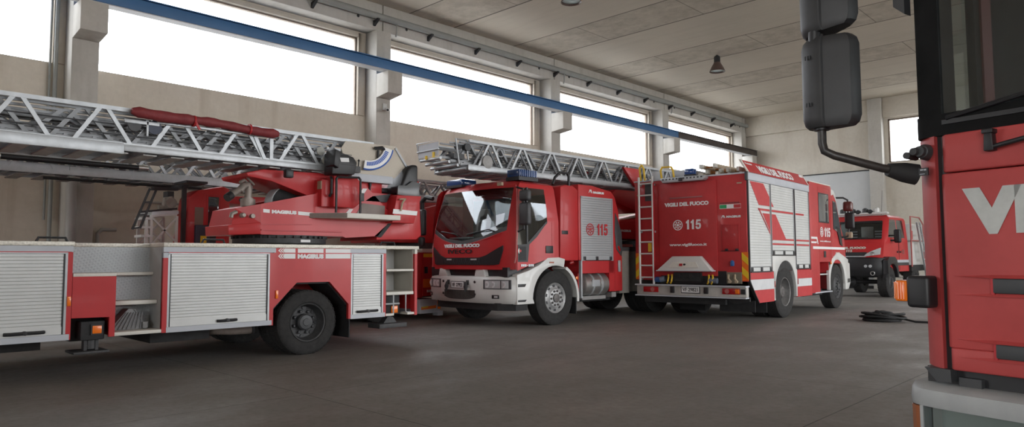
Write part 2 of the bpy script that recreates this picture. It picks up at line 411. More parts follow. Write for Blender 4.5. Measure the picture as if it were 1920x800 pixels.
def ceiling_mat():
    m, n, L, b = node_mat('board_marked_concrete'); tc = n.new('ShaderNodeTexCoord').outputs['Object']
    sp = n.new('ShaderNodeSeparateXYZ'); L.new(tc, sp.inputs[0])
    y = math_n(n, L, 'ADD', sp.outputs['Y'], .9); fr = math_n(n, L, 'FRACT', math_n(n, L, 'DIVIDE', y, 4.0)); u = math_n(n, L, 'MULTIPLY', fr, 4.0)
    rough = math_n(n, L, 'LESS_THAN', u, 1.6)
    j1 = math_n(n, L, 'LESS_THAN', math_n(n, L, 'ABSOLUTE', math_n(n, L, 'SUBTRACT', u, 1.6)), .022); j2 = math_n(n, L, 'LESS_THAN', u, .035)
    j = math_n(n, L, 'MAXIMUM', j1, j2)
    f1 = noise_node(n, L, tc, .5, 8, .65); f2 = noise_node(n, L, tc, 1.5, 8, .7, (.35, 3.0, 1)); f3 = noise_node(n, L, tc, 2.2, 8, .72)
    smooth = mixc(n, L, mrange(n, L, f1, .3, .7), (.58, .53, .445), (.52, .475, .40))
    smooth = mixc(n, L, mrange(n, L, f2, .5, .75, 0, .5), smooth, (.44, .395, .33))
    rb = mixc(n, L, mrange(n, L, f3, .38, .62), (.41, .37, .305), (.56, .51, .43)); rb = mixc(n, L, mrange(n, L, f2, .45, .7, 0, .5), rb, (.42, .375, .31))
    xs = math_n(n, L, 'FRACT', math_n(n, L, 'DIVIDE', math_n(n, L, 'ADD', sp.outputs['X'], 40.), 3.1))
    jx = math_n(n, L, 'MULTIPLY', math_n(n, L, 'LESS_THAN', xs, .008), rough)
    c = mixc(n, L, rough, smooth, rb); c = mixc(n, L, math_n(n, L, 'MAXIMUM', j, math_n(n, L, 'MULTIPLY', jx, .7)), c, (.12, .10, .085))
    L.new(c, b.inputs['Base Color']); b.inputs['Roughness'].default_value = .9
    return m
def floor_mat():
    m, n, L, b = node_mat('worn_dark_concrete_floor'); tc = n.new('ShaderNodeTexCoord').outputs['Object']
    sp = n.new('ShaderNodeSeparateXYZ'); L.new(tc, sp.inputs[0])
    f1 = noise_node(n, L, tc, .35, 8, .6); f2 = noise_node(n, L, tc, 1.0, 9, .62, (1.2, .7, 1)); f3 = noise_node(n, L, tc, 14, 5, .7); f4 = noise_node(n, L, tc, .9, 9, .62, (.6, 1.7, 1))
    c = mixc(n, L, mrange(n, L, f1, .35, .65), (.205, .192, .178), (.172, .161, .149)); c = mixc(n, L, mrange(n, L, f2, .48, .72, 0, .5), c, (.235, .221, .204))
    c = mixc(n, L, mrange(n, L, f4, .56, .76, 0, .4), c, (.125, .117, .108)); c = mixc(n, L, mrange(n, L, f3, .45, .75, 0, .3), c, (.10, .095, .09))
    gx = math_n(n, L, "FRACT", math_n(n, L, "DIVIDE", math_n(n, L, "ADD", sp.outputs["X"], 38.5 + 2.1), 3.85)); gy = math_n(n, L, "FRACT", math_n(n, L, "DIVIDE", math_n(n, L, "ADD", sp.outputs["Y"], 38.5 - 3.35), 3.85))
    j = math_n(n, L, 'MAXIMUM', math_n(n, L, 'LESS_THAN', gx, .0028), math_n(n, L, 'LESS_THAN', gy, .0028))
    c = mixc(n, L, math_n(n, L, 'MULTIPLY', j, .8), c, (.03, .028, .026)); L.new(c, b.inputs['Base Color'])
    r = mrange(n, L, f2, .42, .72, .66, .40); r = math_n(n, L, 'ADD', r, mrange(n, L, f3, .3, .7, -.04, .08)); L.new(r, b.inputs['Roughness'])
    b.inputs['Specular IOR Level'].default_value = .45
    bp = n.new('ShaderNodeBump'); bp.inputs['Strength'].default_value = .06; bp.inputs['Distance'].default_value = .01
    L.new(f3, bp.inputs['Height']); L.new(bp.outputs[0], b.inputs['Normal']); return m
FLOORM = floor_mat(); CEILM = ceiling_mat()
X0, X1, Y0, Y1, ZC = -15., 8., -8., 30.9, 7.8
structure(build('floor', MB().box(X0 - .3, X1 + .3, Y0 - .3, Y1 + .3, -.25, 0), FLOORM))
structure(build('ceiling', MB().box(X0 - .3, X1 + .3, Y0 - .3, Y1 + .3, ZC, ZC + .3), CEILM))
structure(build('ground_outside', MB().box(-90, 90, -70, 110, -.6, -.3), mat('pale_yard', (.42, .41, .39), .9, noise=.1, nscale=.5)))
# left wall: sill panels, mullions and lintel round the ribbon of windows
WS, WT = 4.93, 6.95
WINY = [(-3.4, 3.16), (3.55, 9.79), (10.2, 16.46), (16.9, 23.17), (23.6, 30.15)]
mb = MB().box(X0 - .25, X0, Y0, Y1, 0, WS).box(X0 - .25, X0, Y0, Y1, WT, ZC)
ys = [Y0] + [v for w in WINY for v in w] + [Y1]
for a, b_ in zip(ys[0::2], ys[1::2]): mb.box(X0 - .25, X0, a, b_, WS, WT)
structure(build('wall_left', mb, WALLC))
FRAMEM = mat('bronze_window_frame', (.22, .17, .13), .5, metal=.3, noise=.2, nscale=5)
JAMB = mat('beige_window_jamb', (.52, .46, .38), .6, noise=.15, nscale=4)
for k, (a, b_) in enumerate(WINY):
    f = MB(); t = .035
    f.box(X0 - .10, X0 - .04, a, a + t, WS, WT).box(X0 - .10, X0 - .04, b_ - t, b_, WS, WT).box(X0 - .10, X0 - .04, a + t, b_ - t, WS, WS + t*.5).box(X0 - .10, X0 - .04, a + t, b_ - t, WT - t, WT)
    w = structure(build('window_%d' % (k + 1), f, FRAMEM), None)
    build('pane', MB().box(X0 - .075, X0 - .069, a + .02, b_ - .02, WS + .01, WT - .02), GLASSW, w)
    build('jamb', MB().box(X0 - .02, X0 + .06, b_, b_ + .20, WS, WT + .10).box(X0 - .02, X0 + .06, a, b_, WT, WT + .10), JAMB, w, bevel=.008)
CHAS_ = mat('dark_chassis_steel', (0,0,0))
# columns with corbels and the girder above
COLY = [(3.36, 3.81), (10.04, 10.48), (16.79, 17.25), (23.46, 23.92), (30.22, 30.66)]
for k, (a, b_) in enumerate(COLY):
    c = MB().box(X0 + .01, -14.5, a, b_, 0, 7.1)
    c.prism([(-14.5, 5.34), (-14.0, 5.40), (-14.0, 5.95), (-14.5, 5.95)], 'y', a, b_)
    structure(build('column', c, COLC, bevel=.012))
COLS = [b_ for a, b_ in COLY]
seams = [Y0] + [(a + b_) / 2 for a, b_ in COLY] + [Y1]
for a, b_ in zip(seams[:-1], seams[1:]):
    gd = structure(build('girder_beam', MB().box(X0 + .005, -14.55, a + .012, b_ - .012, 7.1, ZC - .002), COLC, bevel=.015))
    for y in (a + .75, b_ - .75): build('bolt_hole', MB().lathe([(0, 0), (.04, 0), (.04, .004), (0, .004)], (-14.55, y, 7.33), 'x', 12), CHAS_, gd)
# end wall with its column, window and white panelled part
EZ = [(X0 - .3, -8.52), (-6.2, X1 + .3)]
mb = MB().box(X0 - .25, -8.52, Y1, Y1 + .25, 0, ZC).box(-6.0, X1 + .25, Y1, Y1 + .25, 0, ZC).box(-8.52, -6.0, Y1, Y1 + .25, 0, 5.13).box(-8.52, -6.0, Y1, Y1 + .25, 6.92, ZC)
structure(build('wall_end', mb, ENDC))
f = MB(); a, b_, t = -8.52, -6.0, .06
f.box(a, a + t, Y1 + .03, Y1 + .12, 5.13, 6.92).box(b_ - t, b_, Y1 + .03, Y1 + .12, 5.13, 6.92).box(a, b_, Y1 + .03, Y1 + .12, 5.13, 5.17).box(a, b_, Y1 + .03, Y1 + .12, 6.86, 6.92)
w = structure(build('window_6', f, FRAMEM)); build('pane', MB().box(a + .03, b_ - .03, Y1 + .07, Y1 + .076, 5.15, 6.9), GLASSW, w)
structure(build('girder_beam', MB().box(X0 + .46, -9.2, Y1 - .2, Y1 - .004, 6.93, ZC - .002).box(-8.66, X1, Y1 - .16, Y1 - .004, 6.98, ZC - .002), ENDC, bevel=.01))
structure(build('column', MB().box(-9.18, -8.67, Y1 - .34, Y1 - .006, 0, ZC - .01), COLC, bevel=.012))
dr = structure(build('door_1', MB().box(-12.75, -9.22, Y1 - .12, Y1 - .01, 0, 4.86), PANELW, bevel=.006))
build('door_track', MB().box(-12.85, -9.2, Y1 - .16, Y1 - .01, 4.86, 4.90), CHAS, dr)
structure(build('baseboard_end', MB().box(X0 + .46, -9.2, Y1 - .15, Y1 - .125, 0, .12), CHAS))
# right wall: row of tall doorways, rolled open, with a window band above; back wall with doorways added for light
DOORS = [(2.2, 6.8), (8.2, 12.8), (14.2, 18.8), (20.2, 24.8), (25.8, 30.2)]
mb = MB(); ys = [Y0] + [v for w in DOORS for v in w] + [Y1]
for a, b_ in zip(ys[0::2], ys[1::2]): mb.box(X1, X1 + .25, a, b_, 0, ZC)
for a, b_ in DOORS: mb.box(X1, X1 + .25, a, b_, 4.5, 5.2).box(X1, X1 + .25, a, b_, 7.0, ZC)
structure(build('wall_right', mb, WALLC))
BDOORS = [(-13.2, -9.6), (.6, 6.8)]  # unseen doorways, added and sized for the light they let in
mb = MB(); ys = [X0 - .25] + [v for w in BDOORS for v in w] + [X1 + .25]
for a, b_ in zip(ys[0::2], ys[1::2]): mb.box(a, b_, Y0 - .25, Y0, 0, ZC)
for a, b_ in BDOORS: mb.box(a, b_, Y0 - .25, Y0, 4.6, ZC)
structure(build('wall_back', mb, WALLC))
for k, (a, b_) in enumerate(DOORS):
    f = MB().box(X1 + .06, X1 + .12, a, a + .05, 5.2, 7.0).box(X1 + .06, X1 + .12, b_ - .05, b_, 5.2, 7.0).box(X1 + .06, X1 + .12, a + .05, b_ - .05, 5.2, 5.25).box(X1 + .06, X1 + .12, a + .05, b_ - .05, 6.95, 7.0)
    w = structure(build('window_%d' % (k + 7), f, FRAMEM)); build('pane', MB().box(X1 + .085, X1 + .091, a + .03, b_ - .03, 5.22, 6.98), GLASSW, w)

# ---------------------------------------------------------------- fittings of the hall
BLUEB = mat('blue_crane_paint', (.055, .165, .36), .5, noise=.15, nscale=1.2)
RUST = mat('brown_primer', (.075, .058, .050), .65, noise=.3, nscale=2)
FLW = mat('pale_flange_paint', (.55, .57, .60), .55, noise=.08, nscale=3)
def rail(name, y0, y1, m, label):
    zb = 5.955; x = -14.16
    w = build(name, MB().box(x - .012, x + .012, y0, y1, zb + .018, zb + .262), m)
    build('bottom_flange', MB().box(x - .12, x + .12, y0, y1, zb, zb + .018), FLW, w)
    build('top_flange', MB().box(x - .12, x + .12, y0, y1, zb + .262, zb + .282), m, w)
    build('web_cover', MB().box(x + .012, x + .10, y0, y1, zb + .03, zb + .25), m, w, bevel=.01)
    tag(w, label, 'crane rail'); return w
rail('crane_rail', -7.8, 23.9, BLUEB, 'long blue steel crane rail beam carried on the concrete corbels under the windows')
rail('crane_rail', 23.92, 30.85, RUST, 'short brown steel crane rail beam continuing the blue one to the end wall')
pz, px = 7.42, -14.44
p = build('conduit_pipe', MB().tube([(px, -7.8, pz), (px, 30.8, pz)], .085, 14), mat('grey_pipe_paint', (.30, .31, .295), .5, noise=.15, nscale=3), smooth=True)
for y in [x * 1.75 + 1.2 for x in range(17)]:
    build('pipe_bracket', MB().prism([(-14.54, pz - .11), (-14.34, pz - .08), (-14.34, pz - .11), (-14.54, pz - .24)], 'y', y, y + .07), CHAS, p)
for a, b_ in COLY[1:4]:
    build('drop_pipe', MB().tube([(px + .02, b_ + .12, pz), (px + .02, b_ + .12, 7.12), (-14.46, b_ + .12, 7.02)], .022, 8), MATS['grey_pipe_paint'], p, smooth=True)
tag(p, 'long grey bracketed pipe along the concrete girder above the windows', 'pipe')
def lamp(x, y, zb, label):
    o = bpy.data.objects.new('high_bay_lamp', None); C.objects.link(o); o.location = (x, y, zb); tag(o, label, 'lamp', 'bell lamps under the ceiling')
    build('lamp_shade', MB().lathe([(.25, 0), (.245, .02), (.18, .16), (.12, .26), (.11, .30), (.10, .30), (.11, .25), (.17, .15), (.235, .012), (.25, 0)], n=28, close=True), mat('brown_lamp_shade', (.11, .075, .065), .45), o, smooth=40)
    build('lamp_housing', MB().lathe([(.0, .28), (.095, .28), (.10, .32), (.10, .48), (.06, .52), (0, .52)], n=20), CHAS, o, smooth=40)
    build('lamp_lens', MB().lathe([(0, .03), (.215, .04), (.22, .05), (0, .06)], n=24), mat('frosted_lamp_glass', (.42, .55, .56), .3), o, smooth=40)
    build('hanger', MB().tube([(0, 0, .5), (0, 0, ZC - zb)], .018, 8), CHAS, o)
lamp(-10.55, 20.4, 7.25, 'brown bell-shaped lamp hanging whole in view beside the truck mirror heads')
lamp(-10.35, 12.75, 7.42, 'bell-shaped lamp cut off by the upper edge, only its pale lens rim showing')
cam_ = bpy.data.objects.new('security_camera', None); C.objects.link(cam_); cam_.location = (-14.5, 10.28, 5.1); tag(cam_, 'small white security camera under the corbel of the second column', 'camera')
build('camera_mount', MB().box(0, .05, -.06, .06, -.06, .12), WPAINT, cam_, bevel=.01)
build('camera_body', MB().tube([(.05, .05, -.02), (.14, .02, -.06), (.30, -.10, -.10)], .045, 12), WPAINT, cam_, smooth=True)
build('camera_lens', MB().tube([(.295, -.098, -.1), (.32, -.118, -.107)], .03, 12), BLACK, cam_)
dp = build('downpipe', MB().tube([(-14.88, 3.2, 0), (-14.88, 3.2, 7.1)], .035, 10).tube([(-14.93, 3.12, 2.0), (-14.93, 3.12, 7.1)], .02, 8), MATS['grey_pipe_paint'], smooth=True); tag(dp, 'pair of thin grey pipes on the wall in the corner of the first column', 'pipe')
dp2 = build('downpipe', MB().tube([(-14.405, 3.42, 0), (-14.405, 3.42, 2.9)], .085, 14), mat('pale_pvc_pipe', (.42, .41, .39), .5, noise=.1, nscale=3), smooth=True); tag(dp2, 'wide pale drain pipe in front of the first column, behind the silver body', 'pipe')
jb = bpy.data.objects.new('junction_box', None); C.objects.link(jb); jb.location = (-15, 4.0, 1.35); tag(jb, 'grey electrical box with a bent pipe on the tan wall above the checker-plate deck', 'electrical box')
build('housing', MB().box(0.004, .16, -.19, .19, -.12, .12), mat('grey_box_paint', (.24, .23, .21), .5), jb, bevel=.012)
build('cover', MB().box(.16, .17, -.12, .12, -.08, .05), CHAS, jb, bevel=.004)
build('pipe', MB().tube([(.08, 0, .12), (.08, 0, .42), (.08, .07, .50), (.08, .32, .50)], .035, 10), MATS['pale_pvc_pipe'], jb, smooth=True)
cd = build('conduit_pipe', MB().tube([(-14.94, 4.8, 2.42), (-14.94, 9.9, 2.42)], .025, 8), MATS['pale_pvc_pipe'], smooth=True); tag(cd, 'thin pale conduit running along the tan wall under the silver ladders', 'pipe')
# coil of hose on the floor
hc = MB(); cx, cy = -4.40, 15.06; pts = []
for i in range(520):
    a = i / 24 * 2*PI * .93; k = i / 520
    lay = .024
    q = .5 + .5*math.sin(k*19 + .8*math.sin(k*47)); rx = .06 + .31*q + .02*math.sin(i*1.3); ry = .05 + .25*q
    pts.append((cx + rx*math.cos(a) + .05*math.sin(k*17), cy + ry*math.sin(a) + .04*math.cos(k*13), .024 + (.05 + .15*(1 - q*.4)) * (.5 - .5*math.cos(k*PI*9)) * (.6 + .4*math.cos(a + k*3))))
hc.tube(pts, .022, 6)
hc.tube([pts[-1], (cx + .35, cy + .05, .06), (cx + .6, cy - .02, .022), (cx + 1.2, cy + .06, .022), (cx + 2.2, cy + .0, .022)], .02, 6)
tag(build('hose_coil', hc, DARK, smooth=True), 'black cable coiled in a heap on the floor before the small off-road truck', 'hose')
# ---------------------------------------------------------------- silver-and-red ladder truck in the foreground, left
A = Veh('ladder_truck', 'ladder truck with long white roller shutters, checker-plate deck and an empty operator seat', 'fire truck', (-8.405, 0, 0), 0., (-1.25, 3.0))
def ladder_section(v, xn, xf, y0, y1, z0, z1, n, rung=.30, w=.03, phase=0., m=ALU, name='ladder_section', rz=.03):
    rl = .05 if m is ALU else .030
    mb = MB(); truss(mb, xn, y0, y1, z0, z1, n, rl, w, .03, phase); truss(mb, xf, y0, y1, z0, z1, n, rl, w, .03, phase)
    k = y0 + .12
    while rung and k < y1 - .05:
        mb.box(xf, xn, k - .02, k + .02, z0 + rz, z0 + rz + .035); k += rung
    return v.part(name, mb, m)
# core of the body and the deck
core = MB().box(-2.5, -.04, 1.0, 2.03, .44, 1.40).box(-2.5, -.46, 2.03, 2.94, .44, 1.40).box(-2.5, -.04, 2.94, 4.25, .44, 1.40)
core.box(-2.5, -.04, 4.25, 5.43, 1.0, 1.40).box(-1.95, -.60, 4.25, 5.43, .5, 1.0).box(-2.5, -.04, 5.43, 6.0, .44, 1.40).box(-2.5, -.52, 6.0, 6.58, .44, 1.40)
A.part('body', core, RED)
dk = MB().box(-2.52, .012, .98, 2.045, 1.402, 1.448).box(-2.52, -.44, 2.045, 2.93, 1.402, 1.446).box(-2.52, .012, 2.93, 6.617, 1.402, 1.452)
A.part('deck', dk, CHECK, bevel=.006)
A.part('chassis_frame', MB().box(-1.75, -1.45, -1.0, 6.4, .42, .70).box(-1.05, -.75, -1.0, 6.4, .42, .70).box(-1.9, -.6, 1.3, 1.9, .28, .5).box(-1.8, -.55, 3.0, 3.7, .26, .5), CHAS)
A.part('fascia_strip', MB().box(-.03, .004, 1.0, 2.033, 1.343, 1.401).box(-.03, .004, 2.934, 4.30, 1.343, 1.401).box(-.03, .004, 5.41, 6.017, 1.343, 1.401), GREYP)
# roller shutters with frames
def shutter(y0, y1, n, h0, h1):
    s = A.part('roller_shutter', shutter_mb(y0, y1, .487, 1.322, -.018, n), SHUT)
    j = MB().box(-.03, .0, y0 - .014, y0, .487, 1.327).box(-.03, .0, y1, y1 + .014, .487, 1.327)
    A.part('shutter_track', j, BLACK, parent=s)
    j = MB().box(-.03, .004, y0 - .036, y0 - .014, .487, 1.327).box(-.03, .004, y1 + .014, y1 + .036, .487, 1.327).box(-.03, .004, y0 - .036, y1 + .036, 1.322, 1.334)
    A.part('shutter_frame', j, ALU, parent=s)
    A.part('bottom_rail', MB().box(-.05, .006, y0 - .04, y1 + .07, .424, .485), GREYP, parent=s)
    A.part('shutter_base', MB().box(-.03, .002, y0, y1, .487, .565), SHUT, parent=s)
    A.part('handle', MB().tube([(.006, h0, .520), (.03, h0 + .05, .520), (.034, (h0+h1)/2, .523), (.03, h1 - .05, .522), (.006, h1, .522)], .018, 8).lathe([(.0, .0), (.022, .0), (.022, .05), (0, .052)], (0, (h0+h1)/2, .523), 'x', 10), BLACK, parent=s, smooth=True)
    return s
shutter(1.02, 1.951, 24, 1.46, 1.80); shutter(3.022, 4.186, 24, 3.56, 3.80); shutter(5.462, 5.932, 24, 5.52, 5.87)
for y0, y1, z0, z1 in ((1.985, 2.033, .426, 1.338), (4.224, 4.277, .42, 1.338), (5.958, 6.017, .429, 1.338), (2.934, 2.989, .425, 1.277)): A.part('corner_post', MB().box(-.05, .003, y0, y1, z0, z1), RED)
A.part('trim_line', MB().box(-.05, .003, 1.0, 1.984, 1.328, 1.343), RED); A.part('trim_line', MB().box(-.05, .003, 2.99, 4.223, 1.334, 1.343), RED)
A.part('post_cap', MB().box(-.05, .004, 2.934, 2.989, 1.277, 1.336), GREYP)
arch = [(4.277,.42),(4.277,.632),(4.60,.952),(5.087,.951),(5.389,.635),(5.389,.429),(5.43,.429),(5.43,1.401),(4.277,1.401)]
A.part('wheel_arch_panel', MB().prism(arch, 'x', -.045, .002), RED)
A.part('wheel_housing', MB().prism([(4.29,.60),(4.60,.93),(5.08,.93),(5.38,.62),(5.38,.98),(4.29,.98)], 'x', -.62, -.046).box(-.66, -.62, 4.28, 5.4, .5, .98), CHAS)
A.part('mud_flap', MB().box(-.56, -.01, 5.405, 5.42, .17, .80), DARK)
# side lettering and stripe blocks
R_, U_ = (0, 1, 0), (0, 0, 1)
A.text('MAGIRUS', (.004, 4.603, 1.264), R_, U_, .385, .062, bold=.05)
st = []
def chev(y, z, h, w, t): return [(y + t, z), (y + t + w, z), (y + w, z + h/2), (y + t + w, z + h), (y + t, z + h), (y, z + h/2)]
for z, h in ((1.266, .064), (1.343, .054)):
    st += [chev(4.33, z, h, .018, .035), chev(4.362, z, h, .018, .035)]
    st.append([(4.455, z), (4.572, z), (4.572, z + h), (4.455, z + h), (4.42, z + h), (4.395, z + h/2), (4.42, z)])
    st.append([(5.019, z), (5.41, z), (5.41, z + h), (5.019, z + h)])
st.append([(4.606, 1.343), (4.985, 1.343), (4.985, 1.397), (4.606, 1.397)])
A.part('stripe_blocks', poly2d(st, (.002, 0, 0), R_, U_, 1, 1, .003), WHITE)
A.part('side_marker', MB().box(.003, .022, 1.99, 2.025, .775, .875), ORANGE, bevel=.006); A.part('side_marker', MB().box(.003, .022, 4.30, 4.335, .755, .86), ORANGE, bevel=.006)
# stepped entry between the front boxes
A.part('step_riser', MB().box(-.46, -.445, 2.03, 2.934, 1.11, 1.402).box(-.42, -.40, 2.4, 2.934, .46, 1.09), CHECKG)
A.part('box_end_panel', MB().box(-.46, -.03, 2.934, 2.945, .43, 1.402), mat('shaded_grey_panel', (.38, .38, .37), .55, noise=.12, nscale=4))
for (x, y0, y1, z0, z1) in ((.004, 2.04, 2.455, 1.078, 1.114), (-.30, 2.455, 2.93, 1.078, 1.114), (-.15, 2.42, 2.93, .752, .798), (.0, 2.445, 2.935, .428, .468)):
    A.part('step', MB().box(-.46, x, y0, y1, z0, z1), CREAM, bevel=.006)
A.part('side_panel', MB().prism([(2.037,.646),(2.395,.640),(2.395,.427),(2.452,.427),(2.452,1.078),(2.037,1.083)], 'x', -.03, .002), RED)
A.part('side_panel', MB().box(-.44, -.03, 2.44, 2.452, .43, 1.08), RED)
def stabilizer(y):
    s = A.part('stabilizer', MB().box(-.34, -.05, y - .10, y + .13, .40, .60).box(-.40, -.25, y - .16, y + .16, .38, .64).box(-1.2, -.2, y - .07, y + .07, .48, .60), CHAS, bevel=.012)
    A.part('marker_lamp', MB().box(-.05, -.025, y + .005, y + .095, .468, .552), ORANGE, parent=s, bevel=.006)
    A.part('lamp_frame', MB().box(-.052, -.03, y - .008, y + .108, .455, .565), BLACK, parent=s)
    A.part('knuckle', MB().lathe([(0, -.05), (.035, -.05), (.035, .05), (0, .05)], (-.12, y - .02, .70), 'y', 12).lathe([(0, -.05), (.03, -.05), (.03, .05), (0, .05)], (-.12, y + .03, .74), 'y', 12).box(-.17, -.07, y - .06, y + .08, .64, .72), RIMD, parent=s)
    A.part('jack_leg', MB().tube([(-.16, y + .02, .42), (-.16, y + .02, .30)], .06, 12).box(-.20, -.11, y - .05, y - .02, .28, .42).box(-.20, -.11, y + .06, y + .09, .28, .42), RIMD, parent=s)
    A.part('foot_plate', MB().box(-.33, .0, y - .17, y + .17, .262, .288), RIMD, parent=s, bevel=.006)
stabilizer(2.24)
s = A.part('stabilizer', MB().box(-.36, -.10, 6.10, 6.34, .44, .72).box(-1.3, -.3, 6.16, 6.28, .50, .62), CHAS, bevel=.012)
A.part('marker_lamp', MB().box(-.10, -.075, 6.18, 6.29, .46, .565), ORANGE, parent=s, bevel=.006)
A.part('jack_leg', MB().tube([(-.2, 6.2, .46), (-.2, 6.2, .32)], .05, 12).prism([(6.08, .31), (6.32, .31), (6.25, .40), (6.15, .40)], 'x', -.26, -.14), RIMD, parent=s)
A.part('foot_plate', MB().box(-.32, -.02, 5.93, 6.42, .250, .315), RIMD, parent=s, bevel=.006)
# open shelves at the rear corner
A.part('shelf_back', MB().box(-.52, -.505, 6.017, 6.54, .74, 1.402), WPAINT); A.part('shelf_side', MB().box(-.50, -.04, 6.525, 6.54, .74, 1.40), mat('shelf_beige', (.40, .38, .33), .6, noise=.1)); A.part('shelf_side', MB().box(-.50, -.04, 6.018, 6.03, .44, 1.40), mat('shelf_beige', (0,0,0)))
for z0, z1 in ((1.075, 1.108), (.728, .775)): A.part('shelf', MB().box(-.50, .0, 6.03, 6.525, z0, z1), CREAM, bevel=.006)
A.part('shelf', MB().box(-.2, .0, 6.02, 6.165, .43, .462), CREAM); A.part('shelf', MB().box(-.2, .0, 6.41, 6.535, .43, .462), CREAM)
A.part('guard_rail', MB().tube([(-.03, 6.175, .76), (-.03, 6.175, .45)], .012, 8).tube([(-.03, 6.40, .76), (-.03, 6.40, .47), (-.03, 6.5, .46)], .012, 8).tube([(-.03, 6.03, .60), (-.03, 6.28, .60)], .014, 8), ALU)
A.part('end_post', MB().box(-.09, .004, 6.541, 6.588, .417, 1.335), RED); A.part('post_cap', MB().box(-.09, .005, 6.541, 6.588, 1.335, 1.402), CREAM)
A.part('rear_panel', MB().box(-2.5, -.09, 6.56, 6.585, .5, 1.4), RED)
A.part('data_plate', MB().box(-.504, -.50, 6.17, 6.25, 1.29, 1.33), BLACK)
for x, y, fl in ((-.15, 4.785, 0), (-.47, 4.785, 1), (-2.35, 4.785, 1), (-2.03, 4.785, 0), (-.2, .1, 0), (-2.3, .1, 1)): wheel(A, 'A', x, y, .425, fl)
ex = A.part('exhaust_pipe', MB().tube([(-.95, 3.45, .36), (-.75, 3.75, .345), (-.55, 3.98, .335), (-.5, 4.24, .335)], .055, 14), mat('rusty_tube', (.30, .25, .22), .6, noise=.3, nscale=8), smooth=True)
A.part('pipe_flange', MB().lathe([(.0, 0), (.075, 0), (.075, .03), (0, .03)], (-.5, 4.22, .335), 'y', 16), RIMD, parent=ex)
A.part('air_tank', MB().tube([(-.6, 3.1, .5), (-.6, 3.75, .5)], .13, 18), CHAS, smooth=True)
A.part('deck_handle', MB().tube([(-.1, 1.72, 1.448), (-.1, 1.74, 1.49), (-.1, 1.98, 1.49), (-.1, 2.0, 1.448)], .013, 8), BLACK); A.part('deck_handle', MB().tube([(-.15, 3.42, 1.452), (-.15, 3.44, 1.50), (-.15, 3.68, 1.50), (-.15, 3.70, 1.452)], .013, 8), BLACK)
A.part('deck_handle', MB().tube([(-.2, 6.05, 1.452), (-.2, 6.07, 1.51), (-.2, 6.30, 1.51), (-.2, 6.32, 1.452)], .013, 8), BLACK)
# simple cab ahead of the body
A.part('cab', MB().prism([(-1.75,.5),(-1.8,1.2),(-1.55,2.25),(-1.2,2.4),(.9,2.4),(.9,.8),(.62,.8),(.5,.95),(-.3,.95),(-.5,.75),(-.6,.5)], 'x', -2.48, -.02), RED, bevel=.04)
A.part('cab_window', MB().box(-.022, -.012, -1.2, -.2, 1.55, 2.15).box(-.022, -.012, -.05, .75, 1.55, 2.15).quad((-2.3, -1.80, 1.35), (-.2, -1.80, 1.35), (-.2, -1.60, 2.2), (-2.3, -1.60, 2.2), .01), BLACK)
A.part('cab_bumper', MB().box(-2.5, 0, -1.9, -1.6, .35, .75), WPAINT, bevel=.03)

# turntable ring
cx, cy = -1.25, 5.0
ring = A.part('turntable_ring', MB().lathe([(.0, 1.452), (.55, 1.452), (.55, 1.48), (.66, 1.485), (.66, 1.555), (.63, 1.56), (.63, 1.60), (0, 1.60)], (cx, cy, 0), 'z', 48), RIMD, smooth=40)
for k in range(36):
    a = 2*PI*k/36; A.part('ring_bolt', MB().box(cx + .655*math.cos(a) - .018, cx + .655*math.cos(a) + .018, cy + .655*math.sin(a) - .018, cy + .655*math.sin(a) + .018, 1.555, 1.59), CHAS, parent=ring)
A.part('ring_label', MB().box(-.588, -.582, 4.97, 5.12, 1.50, 1.535), WHITE, parent=ring)
# turret frame
tf = MB()
tf.prism([(4.43,1.60),(5.72,1.60),(5.78,1.58),(6.36,1.62),(6.56,1.84),(6.56,2.02),(6.1,2.42),(5.40,2.30),(5.26,2.215),(4.43,2.02)], 'x', -.76, -.70)
tf.prism([(4.43,1.60),(5.72,1.60),(5.78,1.58),(6.36,1.62),(6.56,1.84),(6.56,2.02),(6.1,2.42),(5.40,2.30),(5.26,2.215),(4.43,2.02)], 'x', -1.80, -1.74)
tf.box(-1.75, -.75, 4.42, 6.9, 1.62, 1.80)
tf.box(-1.75, -.75, 5.45, 7.0, 1.8, 2.30)
turret = A.part('turret_frame', tf, RED)
bk = MB().loft([[(-.70, 4.43, 1.76), (-.70, 4.43, 2.02), (-1.80, 4.43, 2.02), (-1.80, 4.43, 1.76)], [(-.88, 4.10, 1.73), (-.88, 4.15, 1.955), (-1.62, 4.15, 1.955), (-1.62, 4.10, 1.73)]])
A.part('turret_nose', bk, RED, parent=turret)
bk = MB().loft([[(-.69, 4.43, 1.605), (-.69, 4.43, 1.765), (-1.81, 4.43, 1.765), (-1.81, 4.43, 1.605)], [(-.87, 4.06, 1.59), (-.87, 4.05, 1.725), (-1.63, 4.05, 1.725), (-1.63, 4.06, 1.59)]])
A.part('nose_skirt', bk, RED, parent=turret, bevel=.008)
A.part('hem', MB().box(-.72, -.682, 4.43, 5.7, 1.655, 1.672).prism([(4.43,1.75),(5.2,1.765),(5.2,1.755),(4.43,1.735)], 'x', -.70, -.69), DKRED, parent=turret)
A.text('MAGIRUS', (-.698, 4.585, 1.895), R_, (0, -.02, 1), .375, .052, bold=.05)
A.part('stripe', poly2d([[(4.46,1.905),(4.555,1.90),(4.555,1.948),(4.46,1.953)]], (-.699, 0, 0), R_, U_, 1, 1), WHITE)
A.part('stripe', poly2d([[(4.985,1.893),(5.62,1.868),(5.70,1.868),(5.70,1.916),(4.985,1.943)], [(5.70,1.868),(5.78,1.868),(5.90,2.02),(5.83,2.02)]], (-.699, 0, 0), R_, U_, 1, 1), WHITE)
A.part('stripe', poly2d([[(5.93,2.14),(6.0,2.14),(6.15,2.35),(6.07,2.35)]], (-.699, 0, 0), R_, U_, 1, 1), WHITE)
